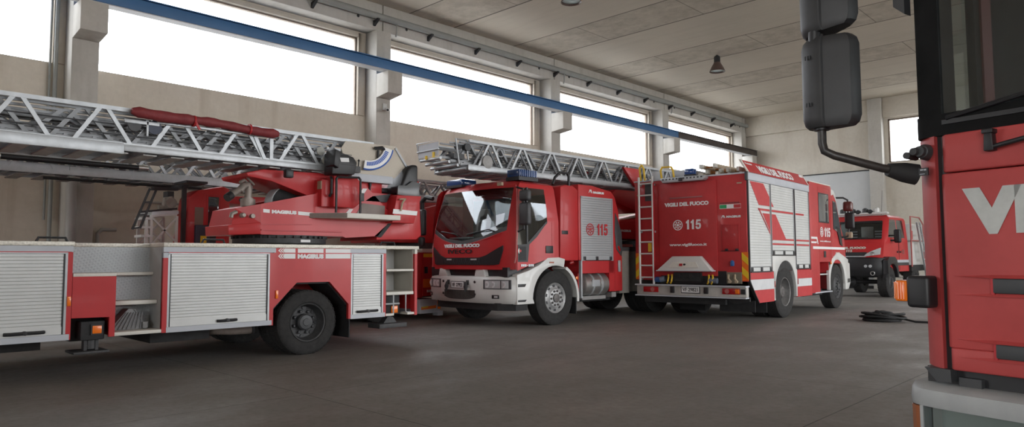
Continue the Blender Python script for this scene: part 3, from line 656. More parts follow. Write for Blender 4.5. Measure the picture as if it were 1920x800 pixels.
A.part('coupling', MB().lathe([(0,0),(.035,0),(.035,.05),(.025,.06),(.025,.09),(0,.09)], (-.84, 4.22, 1.86), 'x', 14).tube([(-.80, 4.13, 1.90), (-.78, 4.06, 1.87), (-.78, 4.05, 1.82)], .028, 10), PIPEM, smooth=True); A.part('coupling', MB().lathe([(0,0),(.03,0),(.03,.06),(0,.06)], (-.78, 4.33, 1.85), 'x', 14), PIPEM, smooth=True)
# operator platform and rail
A.part('platform', MB().prism([(-.70, 5.18), (-.30, 5.55), (-.30, 6.50), (-.70, 6.50)], 'z', 1.855, 1.93), CREAM, bevel=.006)
A.part('platform_front', MB().quad((-.70, 5.17, 1.86), (-.295, 5.54, 1.86), (-.295, 5.54, 1.925), (-.70, 5.17, 1.925), .008), BROWN)
A.part('hand_rail', MB().tube([(-.40, 5.42, 1.93), (-.40, 5.42, 2.42), (-.40, 5.44, 2.45), (-.40, 5.80, 2.47), (-.40, 5.83, 2.44), (-.40, 5.83, 1.93)], .018, 10), BLACK, smooth=True)
A.part('rail_box', MB().box(-.41, -.37, 5.81, 5.88, 2.12, 2.24), DGREY, bevel=.006)
cb = A.part('control_cabinet', MB().prism([(5.44,2.02),(5.80,2.02),(5.90,2.10),(5.90,2.42),(5.84,2.48),(5.44,2.48)], 'x', -.72, -.50), RED, bevel=.02)
A.part('cabinet_side', MB().box(-.95, -.6, 5.30, 5.44, 2.03, 2.42), RED)
A.part('plate', MB().box(-.70, -.60, 5.285, 5.30, 2.28, 2.40), mat('ochre_plate', (.30, .24, .16), .6)); A.part('cabinet_hose', MB().tube([(-.55, 5.42, 2.46), (-.50, 5.40, 2.42), (-.50, 5.40, 2.22), (-.55, 5.40, 2.18)], .02, 8), BLACK, smooth=True)
co = A.part('control_console', MB().prism([(5.40,2.50),(5.78,2.52),(5.82,2.70),(5.76,2.78),(5.52,2.84),(5.40,2.82)], 'x', -.72, -.48).prism([(5.38,2.62),(5.46,2.58),(5.50,2.83),(5.40,2.86)], 'x', -.66, -.40), BLACK, bevel=.015)
A.part('console_screen', MB().quad((-.478, 5.54, 2.69), (-.478, 5.68, 2.70), (-.478, 5.67, 2.76), (-.478, 5.52, 2.75)), WHITE, parent=co); A.part('console_edge', MB().box(-.48, -.47, 5.50, 5.76, 2.66, 2.672).box(-.48, -.47, 5.50, 5.72, 2.80, 2.81), DGREY, parent=co)
A.part('work_lamp', MB().box(-.66, -.56, 4.72, 4.84, 2.40, 2.52), BLACK, bevel=.02); A.part('lamp_glass', MB().box(-.60, -.555, 4.74, 4.82, 2.42, 2.50), DGREY, bevel=.01)
# operator seat with its red side panel
seat = A.part('operator_seat', MB().prism([(6.62,2.30),(7.06,2.28),(7.06,2.40),(6.62,2.42)], 'x', -1.05, -.55), SEATM, bevel=.03)
A.part('seat_back', MB().prism([(6.72,2.40),(6.86,2.72),(6.95,2.80),(7.08,2.80),(7.08,2.36),(6.9,2.33)], 'x', -1.02, -.60), SEATM, parent=seat, bevel=.045, seg=3)
A.part('arm_rest', MB().prism([(6.42,2.34),(6.74,2.32),(6.76,2.40),(6.50,2.40),(6.47,2.56),(6.43,2.56)], 'x', -.90, -.82), BLACK, parent=seat, bevel=.01)
A.part('seat_shield', MB().prism([(6.62,2.28),(7.06,2.26),(7.06,2.50),(6.92,2.52),(6.80,2.44),(6.63,2.43)], 'x', -.57, -.545), mat('grey_clear_plastic', (.12, .125, .13), .25), parent=seat, bevel=.005)
A.part('joystick', MB().tube([(-.8, 6.25, 2.20), (-.78, 6.26, 2.42)], .014, 8).lathe([(0, 2.40), (.022, 2.41), (.022, 2.50), (0, 2.52)], (-.78, 6.26, 0), 'z', 10).prism([(6.12,2.16),(6.52,2.16),(6.60,2.30),(6.25,2.24)], 'x', -.95, -.70), BLACK, smooth=True)
A.part('seat_panel', MB().prism([(6.50,1.83),(6.93,1.83),(7.08,2.28),(6.59,2.27)], 'x', -.80, -.52), RED, bevel=.01)
A.part('seat_panel_stripe', poly2d([[(6.505,1.97),(6.98,1.96),(6.995,2.03),(6.52,2.045)]], (-.519, 0, 0), R_, U_, 1, 1), WHITE)
A.part('control_lever', MB().tube([(-.50, 6.65, 2.02), (-.47, 6.66, 2.15), (-.46, 6.70, 2.20)], .016, 8).tube([(-.47, 6.60, 2.20), (-.46, 6.72, 2.21)], .012, 8), TAN, smooth=True)
A.part('kick_plate', MB().quad((-.695, 5.95, 1.94), (-.695, 6.48, 1.94), (-.695, 6.48, 2.10), (-.695, 6.06, 2.12), .004), BROWN)
A.part('turret_tail', MB().prism([(6.36,1.56),(7.15,1.58),(7.25,1.65),(7.20,2.55),(7.05,2.55),(6.98,2.25),(6.90,1.85),(6.40,1.80)], 'x', -1.80, -.74), RED, bevel=.01); A.part('turret_underside', MB().prism([(6.42,1.60),(6.62,1.82),(6.55,1.82),(6.3,1.62)], 'x', -.76, -.70), CHAS)
A.part('tail_lamp', MB().lathe([(0,2.56),(.03,2.56),(.03,2.64),(.015,2.66),(0,2.66)], (-.80, 7.12, 0), 'z', 12), ORANGE, smooth=True)
A.part('lifting_arm', MB().prism([(4.26,2.45),(4.50,2.515),(5.5,2.54),(6.5,2.58),(6.5,2.20),(5.5,2.10),(5.15,2.20),(4.62,2.36),(4.28,2.40)], 'x', -1.62, -.80), RED, bevel=.012)
A.part('lift_cylinder', MB().tube([(-1.0, 4.7, 1.95), (-1.0, 5.7, 2.35)], .07, 14).tube([(-1.5, 4.7, 1.95), (-1.5, 5.7, 2.35)], .07, 14), CHAS, smooth=True)
# water monitor and hose reel on the turret nose
mo = A.part('water_monitor', MB().tube([(-1.0, 4.38, 1.98), (-1.0, 4.38, 2.12)], .075, 16).tube([(-1.0, 4.38, 2.12), (-1.0, 4.39, 2.22), (-.98, 4.36, 2.30), (-.94, 4.28, 2.27), (-.92, 4.22, 2.20)], .05, 14).tube([(-1.05, 4.45, 2.28), (-.95, 4.30, 2.36), (-.9, 4.22, 2.32)], .022, 10).tube([(-.99, 4.46, 2.31), (-.92, 4.33, 2.39)], .016, 8), PIPEM, smooth=True)
A.part('monitor_flange', MB().lathe([(0, 2.0), (.10, 2.0), (.10, 2.10), (0, 2.10)], (-1.0, 4.38, 0), 'z', 28), PIPEM, parent=mo, smooth=40)
A.part('monitor_nozzle', MB().tube([(-.94, 4.27, 2.25), (-.88, 4.13, 2.16), (-.85, 4.06, 2.12)], .045, 14, taper=[.04, .045, .05]), PIPEM, parent=mo, smooth=True); A.part('nozzle_tip', MB().tube([(-.86, 4.08, 2.13), (-.83, 4.01, 2.085)], .056, 14), BLACK, parent=mo, smooth=True)
hr = A.part('hose_reel', MB().lathe([(.10, -.12), (.24, -.12), (.24, .12), (.10, .12)], (-1.15, 5.0, 2.08), 'x', 28), DARK, smooth=True)
for xo in (-.105, -.07, -.035, 0, .035, .07, .105): A.part('reel_coil', MB().lathe([(.245, xo - .01), (.255, xo), (.245, xo + .01)], (-1.15, 5.0, 2.08), 'x', 28), ALU, parent=hr, smooth=True)
# mast foot: perforated plate, beam, gauge
A.part('mast_beam', MB().box(-.84, -.68, 5.86, 6.62, 2.455, 2.575), GREYP, bevel=.008)
A.part('perforated_plate', MB().prism([(5.70,2.94),(5.78,3.06),(6.72,3.085),(6.95,2.80),(6.70,2.56),(5.86,2.56)], 'x', -.75, -.735), PERF)
A.part('mast_stay', MB().bar((-.74, 6.70, 3.05), (-.74, 6.98, 2.70), .03, .05, (1,0,0)).bar((-.80, 6.78, 3.0), (-.80, 7.04, 2.66), .03, .04, (1,0,0)), GREYP)
ar = []
for k in range(14):
    a, b_ = math.radians(-98 + k*6.2), math.radians(-98 + (k+1)*6.2); c0, c1 = (6.16, 3.09), (6.16, 3.09)
    ar.append([(6.14 + .33*math.cos(a), 3.09 + .30*math.sin(a)), (6.14 + .485*math.cos(a), 3.09 + .435*math.sin(a)), (6.14 + .485*math.cos(b_), 3.09 + .435*math.sin(b_)), (6.14 + .33*math.cos(b_), 3.09 + .30*math.sin(b_))])
ga = A.part('angle_gauge', poly2d(ar, (-.70, 0, 0), R_, U_, 1, 1, .02), mat('gauge_white', (.80, .80, .80), .5))
A.part('gauge_rim', MB().tube([(-.685, 6.14 + .488*math.cos(math.radians(-98 + k*6.2)), 3.09 + .438*math.sin(math.radians(-98 + k*6.2))) for k in range(15)], .014, 8), mat('blue_print', (.05, .13, .45), .5), parent=ga, smooth=True)
ar2 = []
for k in range(16):
    a, b_ = math.radians(-92 + k*4.6), math.radians(-92 + k*4.6 + 3.4)
    ar2.append([(6.14 + .35*math.cos(a), 3.09 + .32*math.sin(a)), (6.14 + .42*math.cos(a), 3.09 + .38*math.sin(a)), (6.14 + .42*math.cos(b_), 3.09 + .38*math.sin(b_)), (6.14 + .35*math.cos(b_), 3.09 + .32*math.sin(b_))])
    if k % 2 == 0 and k > 0: ar2.append([(6.14 + .475*math.cos(a), 3.09 + .43*math.sin(a)), (6.14 + .495*math.cos(a), 3.09 + .447*math.sin(a)), (6.14 + .495*math.cos(b_), 3.09 + .447*math.sin(b_)), (6.14 + .475*math.cos(b_), 3.09 + .43*math.sin(b_))])
A.part('gauge_scale', poly2d(ar2, (-.679, 0, 0), R_, U_, 1, 1, .003), mat('blue_print', (.05, .13, .45), .5), parent=ga)
A.part('gauge_lever', MB().tube([(-.70, 6.35, 2.76), (-.70, 6.35, 2.98)], .02, 8).tube([(-.70, 6.28, 3.0), (-.66, 6.40, 3.02), (-.70, 6.46, 3.0)], .025, 8), BLACK, smooth=True)
A.part('valve', MB().box(-.73, -.66, 5.88, 6.0, 2.585, 2.68).tube([(-.70, 5.98, 2.62), (-.68, 5.98, 2.76)], .010, 8).lathe([(0, 2.75), (.022, 2.77), (0, 2.80)], (-.68, 5.98, 0), 'z', 10), DGREY)
# the ladder itself: nested sections
A.part('wheel_guide', MB().lathe([(.0,0),(.085,0),(.085,.02),(.0,.02)], (-.775, 3.05, 2.90), 'x', 22), mat('navy_disc', (.03, .04, .07), .5), smooth=40)
ladder_section(A, -.795, -1.705, -3.052, 6.32, 2.60, 3.105, 11, .30, .022)
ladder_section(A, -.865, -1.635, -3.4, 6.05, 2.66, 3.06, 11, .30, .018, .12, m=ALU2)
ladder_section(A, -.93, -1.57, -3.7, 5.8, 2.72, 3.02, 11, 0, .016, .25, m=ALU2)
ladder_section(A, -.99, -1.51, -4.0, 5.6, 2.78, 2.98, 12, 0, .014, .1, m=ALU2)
A.part('ladder_side_rail', MB().box(-.80, -.765, -3.0, 2.715, 2.535, 2.665).box(-1.735, -1.70, -3.0, 2.715, 2.535, 2.665).box(-.80, -.77, 2.715, 5.58, 2.575, 2.655), ALU, bevel=.006)
A.part('ladder_top_rail', MB().box(-.80, -.75, 3.07, 4.36, 2.955, 3.0), ALU, bevel=.008)
A.part('ladder_strut', MB().bar((-.78, 4.36, 2.96), (-.78, 4.50, 2.66), .05, .03, (1,0,0)), ALU); A.part('ladder_strut', MB().bar((-.78, 4.60, 3.0), (-.78, 4.60, 2.66), .05, .03, (1,0,0)), ALU)
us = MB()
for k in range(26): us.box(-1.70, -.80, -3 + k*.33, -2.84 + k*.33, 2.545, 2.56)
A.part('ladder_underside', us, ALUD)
pu = MB()
for y, z in ((5.36, 2.86), (5.45, 2.73)): pu.lathe([(0, 0), (.065, 0), (.065, .02), (.03, .03), (0, .03)], (-.76, y, z), 'x', 20)
A.part('pulley', MB().add(pu.v, pu.f), mat('grey_pulley', (.36, .36, .33), .5, noise=.15), smooth=40)
A.part('cable', MB().tube([(-.85, -3, 2.90), (-.85, 5.3, 2.90)], .008, 6).tube([(-.9, -3, 2.86), (-.9, 5.4, 2.82)], .008, 6).tube([(-.82, -3, 2.80), (-.82, 5.4, 2.76)], .008, 6).tube([(-1.4, -3, 2.95), (-1.4, 5.4, 2.95)], .01, 6).tube([(-1.2, -3, 2.74), (-1.2, 5.4, 2.74)], .02, 6), BLACK)
A.part('wheel_guide', MB().lathe([(.0,0),(.075,0),(.075,.02),(.0,.02)], (-.775, 2.82, 2.90), 'x', 22), BLUEP if False else DGREY, smooth=40); A.part('guide_plate', MB().box(-.765, -.74, 2.70, 3.10, 2.92, 2.965).box(-.765, -.74, 2.95, 2.975, 2.78, 2.98), ALU, bevel=.004)
# things lying on the truck
bag = MB(); pts = []; rr = []
for i in range(24):
    t = i / 23; y = 2.76 + 1.90*t; pts.append((-.70, y, 3.062 - .04*t - .012*math.sin(t*9))); rr.append((.064 + .006*math.sin(t*7) + .005*math.sin(t*41) - (.028 if i in (0, 23) else 0)) * (.86 if i in (9, 10, 18) else 1))
bag.tube(pts, .06, 16, taper=rr)
b_ = build('stretcher_roll', bag, BAGM, smooth=True)
b_.location = (-8.405, 0, 0); tag(b_, 'long rolled red tarpaulin bag strapped along the side of a silver ladder', 'bag')
build('strap', MB().lathe([(.072, -.012), (.075, 0), (.072, .012)], (-.70, 3.50, 3.04), 'y', 16).bar((-.66, 3.50, 3.03), (-.66, 3.56, 2.93), .02, .03), DKRED, b_)
build('strap', MB().lathe([(.072, -.012), (.075, 0), (.072, .012)], (-.70, 4.24, 3.03), 'y', 16), DKRED, b_)
CHOCK = mat('grey_chock_steel', (.22, .22, .22), .5, noise=.2, nscale=10)
ck = build('wheel_chock', MB().prism([(2.44,.47),(2.50,.53),(2.60,.655),(2.645,.70),(2.685,.70),(2.72,.65),(2.83,.50),(2.84,.47)], 'x', -.38, -.20), CHOCK)
ck.location = (-8.405, 0, .002); tag(ck, 'ribbed grey metal wheel chock standing on a cream step between two white shutters', 'wheel chock')
for k in range(7): build('rib', MB().bar((-.19, 2.50 + k*.045, .48), (-.19, 2.62 + k*.028, .66), .012, .012, (1,0,0)), mat('chock_rib', (.14, .14, .145), .5), ck)
build('chock_handle', MB().tube([(-.26, 2.66, .70), (-.22, 2.72, .685), (-.2, 2.80, .54)], .012, 8).box(-.23, -.16, 2.79, 2.84, .48, .55), CHOCK, ck)
# ---------------------------------------------------------------- cab-forward ladder truck in the middle
B = Veh('ladder_truck', 'ladder truck facing the viewer, white bumper and headlamps, grey ladder over its cab', 'fire truck', (-8.684, 9.055, 0), .03, (-1.25, 3.0))
def strip_patch(xs, zb, zt, yf, off=.006, t=.01):
    """a skin that follows a curved front y = yf(x, z)"""
    mb = MB(); vs = []; n = len(xs)
    for o in (off, off - t):
        for x in xs: vs += [(x, yf(x, zb(x)) - o, zb(x)), (x, yf(x, zt(x)) - o, zt(x))]
    fs = []
    m = 2*n
    for i in range(n-1):
        a = 2*i; fs += [(a, a+2, a+3, a+1), (m+a+1, m+a+3, m+a+2, m+a), (a, m+a, m+a+2, a+2), (a+1, a+3, m+a+3, m+a+1)]
    fs += [(0, 1, m+1, m), (m-2, m+m-2, m+m-1, m-1)]
    return mb.add(vs, fs)
def lerp_tab(tab):
    def f(x):
        if x <= tab[0][0]: return tab[0][1]
        for (a, u), (b, v) in zip(tab, tab[1:]):
            if x <= b: return u + (v - u) * (x - a) / (b - a)
        return tab[-1][1]
    return f
def bend(mb, yf, off=0.):
    mb.v = [(x, y + yf(x, z) - off, z) for x, y, z in mb.v]; return mb
def bend_text(v, body, x, z, w, h, yf, m, off, bold=.03, parent=None, name='lettering', slant=0.):
    vs, fs, _ = text_mesh(body, bold)
    mb = fit2d(vs, fs, (x, 0, z), (1, 0, 0), (slant, 0, 1), w, h, .005)
    return v.part(name, bend(mb, yf, off), m, parent=parent)
xc = -1.25
prof = lerp_tab([(1.0, -.23), (1.5, -.235), (1.75, -.20), (1.95, -.165), (2.3, -.06), (2.58, .04), (2.68, .12), (2.74, .26)])
def yfB(x, z):
    t = min(1, abs((x - xc) / 1.25)); return prof(z) + .24 * t**3
# cab: a skin lofted from outlines, window faces left open and glazed
def cab_shell(v, cols, levels, holes, bodym, glassm, name='cab', rear=True):
    """levels[k][c] -> point; holes {(level, column): glass name}; levels run upward, columns run round the cab"""
    L = len(levels); N = len(levels[0]); vs = [p for l in levels for p in l]; fs = []; gl = {}
    for k in range(L-1):
        for c in range(N):
            d = (c+1) % N; f = (k*N+c, k*N+d, (k+1)*N+d, (k+1)*N+c)
            h = holes.get((k, c))
            if h: gl.setdefault(h, []).append(f)
            else: fs.append(f)
    fs.append(tuple((L-1)*N + c for c in range(N))); fs.append(tuple(range(N))[::-1])
    o = v.part(name, MB().add(vs, fs), bodym, smooth=32)
    for g, ff in gl.items():
        used = sorted({i for f in ff for i in f}); ix = {i: j for j, i in enumerate(used)}
        cxy = Vector((sum(p[0] for p in vs)/len(vs), sum(p[1] for p in vs)/len(vs), 0))
        base = [Vector(vs[i]) for i in used]; inn = []
        for p in base:
            d = (cxy - Vector((p.x, p.y, 0))).normalized() * .006; inn.append(p + d)
        n = len(base); fl = [tuple(ix[i] for i in f) for f in ff]; ed = {}
        for f in fl:
            for i in range(4): ed[(f[i], f[(i+1) % 4])] = 1
        side = [(b, a, a+n, b+n) for a, b in ed if (b, a) not in ed]
        v.part(g, MB().add(base + inn, fl + [tuple(i+n for i in f)[::-1] for f in fl] + side), glassm.get(g) if isinstance(glassm, dict) else glassm, parent=o, smooth=32)
    return o
def levelB(zc, ze, zs, win=(1.15, .83, .30, .03), inset=0., zside=None):
    """zc/ze front centre/edge height, zs heights of the side columns (rear, window rear, mid, A pillar)"""
    w = 1.25 - inset; wsx = 1.06 - inset*.6
    pts = []
    side = [( -w, win[0], zs[0]), (-w, win[1], zs[1]), (-w, win[2], zs[2]), (-w, win[3], zs[3])]
    for x, y, z in side: pts.append((xc + x, y + inset*.2, z))
    front = [(-w + .015, ze, .0), (-wsx, ze, 0), (-wsx*.5, zc*.75 + ze*.25, 0), (0, zc, 0), (wsx*.5, zc*.75 + ze*.25, 0), (wsx, ze, 0), (w - .015, ze, 0)]
    for x, z, _ in front: pts.append((xc + x, yfB(xc + x, z) + (.035 if abs(x) > wsx + .01 else 0), z))
    for x, y, z in side[::-1]: pts.append((xc - x, y + inset*.2, z))
    return pts
lv = [levelB(1.06, 1.06, (1.25, 1.25, 1.12, 1.04)), levelB(1.30, 1.40, (1.4, 1.4, 1.35, 1.3)), levelB(1.53, 1.78, (1.6, 1.6, 1.49, 1.49)), levelB(1.60, 1.86, (1.96, 1.93, 1.51, 1.51)),
      levelB(2.10, 2.20, (2.2, 2.2, 2.2, 2.2), (1.12, .83, .30, .05), .02), levelB(2.585, 2.585, (2.57, 2.57, 2.57, 2.57), (1.08, .79, .32, .11), .06), levelB(2.66, 2.66, (2.655, 2.655, 2.655, 2.655), (1.06, .78, .32, .17), .09), levelB(2.72, 2.71, (2.70, 2.70, 2.70, 2.70), (1.0, .75, .32, .26), .18), levelB(2.745, 2.735, (2.72,)*4, (.9, .7, .36, .38), .45)]
holes = {}
for k in (3, 4):
    for c in (5, 6, 7, 8): holes[(k, c)] = 'windscreen'
    for c in (11, 12): holes[(k, c)] = 'door_glass'
    for c in (1, 2): holes[(k, c)] = 'left_door_glass'
for c in (5, 6, 7, 8): holes[(2, c)] = 'cowl'
cabB = cab_shell(B, None, lv, holes, RED, {'windscreen': GLASSF, 'door_glass': GLASSD, 'left_door_glass': GLASSD, 'cowl': DGREY})
B.part('cab_interior', MB().box(-2.3, -.2, .0, .22, 1.2, 1.66).box(-2.35, -.15, 1.02, 1.06, 1.2, 2.5), INT)
for x in (-.62, -1.88):
    B.part('cab_seat', MB().box(x - .25, x + .25, .42, .95, 1.25, 1.45).prism([(.82,1.45),(.95,1.45),(1.0,2.05),(.90,2.05)], 'x', x - .24, x + .24).box(x - .14, x + .14, .90, .98, 2.08, 2.3), INT, bevel=.03)
B.part('steering_wheel', MB().tube([(-.62 + .2*math.cos(a*PI/8), .33 + .08*math.sin(a*PI/8), 1.80 + .17*math.sin(a*PI/8)) for a in range(16)], .018, 8, closed=True), BLACK, smooth=True)
B.part('dashboard_papers', MB().box(-.58, -.36, -.01, .02, 1.68, 1.84), mat('paper_grey', (.45, .44, .42), .7)); B.part('dashboard_papers', MB().box(-1.9, -1.3, .0, .12, 1.665, 1.685), MATS['paper_grey'])
B.part('wiper', MB().tube([(-1.95, yfB(-1.95, 1.85) - .03, 1.80), (-1.45, yfB(-1.45, 1.72) - .03, 1.74), (-1.35, yfB(-1.3, 1.7) - .025, 1.70)], .011, 6), BLACK); B.part('wiper', MB().tube([(-1.1, yfB(-1.1, 1.75) - .03, 1.72), (-.55, yfB(-.55, 1.8) - .03, 1.80), (-.40, yfB(-.4, 1.78) - .025, 1.76)], .011, 6), BLACK)
# front: black grille below the red tongue, lettering
xs = [xc - 1.02 + 2.04*k/24 for k in range(25)]
gt = lerp_tab([(-1.02, 1.50), (-.90, 1.44), (-.66, 1.32), (-.5, 1.285), (.5, 1.285), (.66, 1.32), (.90, 1.44), (1.02, 1.50)]); gb = lerp_tab([(-1.02, 1.42), (-.98, 1.20), (-.92, 1.145), (.92, 1.145), (.98, 1.20), (1.02, 1.42)])
gr = B.part('grille', strip_patch(xs, lambda x: gb(x - xc), lambda x: gt(x - xc), yfB, .012, .02), BLACK)
B.part('grille_mesh', bend(MB().add(sum([MB().bar((xc - .55 + k*.06, 0, 1.165), (xc - .55 + k*.06 + (.05 if k % 2 else -.05), 0, 1.27), .008, .01, (0,1,0)).v for k in range(19)], []), [tuple(i + 8*k for i in f) for k in range(19) for f in [(3,2,1,0),(4,5,6,7),(0,1,5,4),(1,2,6,5),(2,3,7,6),(3,0,4,7)]]), yfB, .016), DGREY, parent=gr)
for x in (-.36, .36): B.part('grille_light', bend(MB().box(xc + x - .075, xc + x + .075, -.006, .006, 1.235, 1.262), yfB, .016), CLEAR, parent=gr)
bend_text(B, 'VIGILI DEL FUOCO', -1.80, 1.475, 1.06, .07, yfB, WHITE, .004, .04)
bend_text(B, 'IVECO', -1.66, 1.36, .72, .085, yfB, BLACK, .006, .0, name='maker_lettering')
B.part('hood_highlight', strip_patch([xc - .98 + 1.96*k/20 for k in range(21)], lambda x: 1.515 + .25*abs((x - xc)/1.06)**1.6, lambda x: 1.533 + .25*abs((x - xc)/1.06)**1.6, yfB, .006, .012), RED2)
# bumper
def yb(x): return yfB(x, 1.0) - .005
bm_secs = []; N = 26
for k in range(N + 1):
    x = xc - 1.245 + 2.49*k/N; y = yb(x); yy = y + (.05 if k in (0, N) else 0)
    bm_secs.append([(x, yy + .03, .44), (x, yy - .02, .50), (x, yy - .03, .62), (x, yy - .03, .86), (x, yy, .925), (x, yy + .05, .94), (x, yy + .30, .94), (x, yy + .30, .44)])
bumper = B.part('bumper', MB().loft(bm_secs), WPAINT, smooth=40)
B.part('bumper_riser', MB().prism([(-2.0, .92), (-1.72, .92), (-1.78, 1.06), (-1.96, 1.08)], 'y', -.20, .1), WPAINT, parent=bumper, bevel=.01); B.part('bumper_riser', MB().prism([(-.92, .92), (-.62, .92), (-.66, 1.08), (-.88, 1.06)], 'y', -.20, .1), WPAINT, parent=bumper, bevel=.01)
B.part('radiator_gap', MB().box(-2.35, -.12, -.10, .25, .92, 1.10), BLACK)
B.part('air_intake', strip_patch([-1.74 + .90*k/12 for k in range(13)], lambda x: .50 + .05*abs((x+1.29)/.45)**4, lambda x: .675, lambda x, z: yb(x) - .03, .006, .02), mat('dusty_grille', (.05, .045, .04), .7, noise=.3, nscale=20), parent=bumper)
def front_box(name, x0, x1, z0, z1, m, off=.036, t=.02, parent=None, bevel=.008):
    n = 8; return B.part(name, strip_patch([x0 + (x1 - x0)*k/n for k in range(n+1)], lambda x: z0, lambda x: z1, lambda x, z: yb(x), off, t), m, parent=parent, bevel=0)
for x0, x1 in ((-.60, -.09), (-2.41, -1.90)):
    h = front_box('headlamp_housing', x0 - .02, x1 + .02, .705, .875, DGREY, .036); s_ = 1 if x0 > -1 else -1
    xa = x0 if s_ > 0 else x1
    front_box('headlamp', x0 + .02, x1 - .02, .72, .86, CLEAR, .042, .02, h)
    for f in (.15, .40, .80):
        xx = x0 + .51*f if s_ > 0 else x1 - .51*f
        B.part('reflector', MB().lathe([(0, 0), (.052, -.004), (.058, -.012), (.05, -.014), (0, .0)], (xx, yb(xx) - .036, .79), 'y', 16), mat('bright_reflector', (.72, .73, .74), .4, metal=.1), parent=h, smooth=True)
    B.part('lamp_divider', bend(MB().box((x0 + .355 if s_ > 0 else x1 - .365), (x0 + .365 if s_ > 0 else x1 - .355), -.004, .004, .72, .86), lambda x, z: yb(x), .048), BLACK, parent=h)
    xx = -.36 if s_ > 0 else -2.36
    front_box('fog_lamp', xx - .07, xx + .07, .535, .60, BLACK, .037, .02, bumper); front_box('fog_lens', xx - .02, xx + .05, .55, .585, CLEAR, .041, .01, bumper)
pl = front_box('number_plate', -1.50, -1.14, .715, .825, WHITE, .045, .015)
front_box('plate_frame', -1.52, -1.12, .705, .835, DGREY, .038, .012, pl)
bend_text(B, 'VF  27922', -1.47, .735, .30, .07, lambda x, z: yb(x) - .045, BLACK, .0, -.012, parent=pl)
for x in (-1.60, -1.03):
    B.part('tow_hook', MB().tube([(x, yb(x) - .02, .82), (x, yb(x) - .07, .82), (x + .03, yb(x) - .09, .74), (x, yb(x) - .09, .66), (x - .03, yb(x) - .09, .74), (x, yb(x) - .07, .82)], .022, 8).box(x - .03, x + .03, yb(x) - .05, yb(x), .77, .86), RIMD, parent=bumper, smooth=True)
for x, z in ((-1.78, .83), (-.84, .83), (-1.78, .60), (-.84, .60)): B.part('bolt_cap', MB().lathe([(0, 0), (.025, 0), (.025, -.01), (0, -.012)], (x, yb(x) - .028, z), 'y', 12), BLACK, parent=bumper)
B.part('under_bumper', MB().prism([(-2.2, .0), (-2.1, -.14), (-.35, -.14), (-.06, .05), (-.06, .35), (-2.2, .35)], 'z', .315, .45), DARK)
# side: fender, steps, door furniture
def arc(cy, cz, r, a0, a1, n, sz=1.): return [(cy + r*math.cos(math.radians(a0 + (a1-a0)*k/n)), cz + sz*r*math.sin(math.radians(a0 + (a1-a0)*k/n))) for k in range(n+1)]
fen = [(.02, .43), (.475, .43)] + arc(1.06, .50, .625, 178, 72, 12) + [(1.30, 1.09), (1.33, 1.25), (1.15, 1.285), (.84, 1.275), (.60, 1.14), (.32, 1.04), (.02, .97)]
B.part('fender', MB().prism(fen, 'x', -.40, .004), WPAINT, bevel=.012)
B.part('fender', MB().prism(fen, 'x', -2.505, -2.1), WPAINT, bevel=.012)
guard = arc(1.06, .50, .68, 62, 0, 10) + [(1.74, .42), (1.68, .42)] + arc(1.06, .50, .62, 0, 64, 10)
B.part('mud_guard', MB().prism(guard, 'x', -.36, .0), WPAINT); B.part('mud_flap', MB().box(-.38, -.02, 1.66, 1.68, .18, .5), DARK)
B.part('wheel_well', MB().prism(arc(1.06, .5, .60, 180, 0, 14), 'x', -.42, -.38), CHAS)
for z0, z1, y1 in ((.745, .80, .26), (.475, .515, .27)): B.part('cab_step', MB().prism([(.04, z0), (y1 - .04, z0), (y1, z1), (.04, z1)], 'x', -.12, .008), BLACK, bevel=.006)
B.part('side_marker', MB().box(.0, .012, .88, 1.0, 1.17, 1.20), mat('dark_amber_lens', (.30, .06, .02), .3)); B.part('marker_lamp', MB().lathe([(0,0),(.03,.0),(.03,.02),(0,.025)], (0, 1.66, .88), 'x', 14), ORANGE); B.part('reflector', MB().tube([(.0, 1.48, 1.17), (.06, 1.52, 1.19)], .035, 10), LRED)
cl = [(.045, 1.17), (.28, 1.17), (.30, 1.49), (.56, 1.62), (.80, 1.90), (.86, 1.93), (.83, 1.955), (.55, 1.70), (.30, 1.53), (.045, 1.51)]
dc = B.part('door_cladding', MB().prism([(.045, 1.20), (.30, 1.20), (.34, 1.52), (.54, 1.66), (.84, 1.96), (.80, 1.96), (.27, 1.525), (.045, 1.51)], 'x', -.02, .006), BLACK)
B.part('lower_door_glass', MB().box(.006, .010, .075, .25, 1.23, 1.48), mat('smoked_lower_glass', (.012, .012, .013), .45, spec=.25), parent=dc)
B.part('window_pillar', MB().box(-.03, .004, .275, .31, 1.52, 2.57), BLACK, parent=dc)
B.part('door_seam', MB().box(-.002, .003, -.0, .012, 1.06, 2.60).box(-.002, .003, .02, 1.13, 1.30, 1.308).box(-.002, .003, .955, .965, 1.30, 1.95), DKRED, parent=dc)
B.part('grab_rail', MB().tube([(.012, -.05, 1.18), (.03, -.03, 1.3), (.03, .0, 2.0), (-.03, .05, 2.55)], .014, 8), PINK, parent=dc, smooth=True)
B.part('door_handle', MB().box(.0, .014, .78, .98, 1.36, 1.50), BLACK, bevel=.01); B.part('door_emblem', MB().lathe([(0, 0), (.055, 0), (.055, .006), (0, .006)], (.003, .10, 1.40), 'x', 20), mat('silver_badge', (.5, .48, .44), .4, metal=.4)); B.part('door_emblem', MB().lathe([(0, 0), (.025, 0), (.025, .004), (0, .004)], (.009, .10, 1.40), 'x', 16), DKRED)
B.part('model_badge', poly2d([[(y, 1.115), (y + .038, 1.115), (y + .042, 1.158), (y + .004, 1.158)] for y in (.12, .168, .216, .312, .36, .408)] + [[(.262, 1.132), (.298, 1.132), (.298, 1.142), (.262, 1.142)]], (.004, 0, 0), R_, U_, 1, 1), ALU)
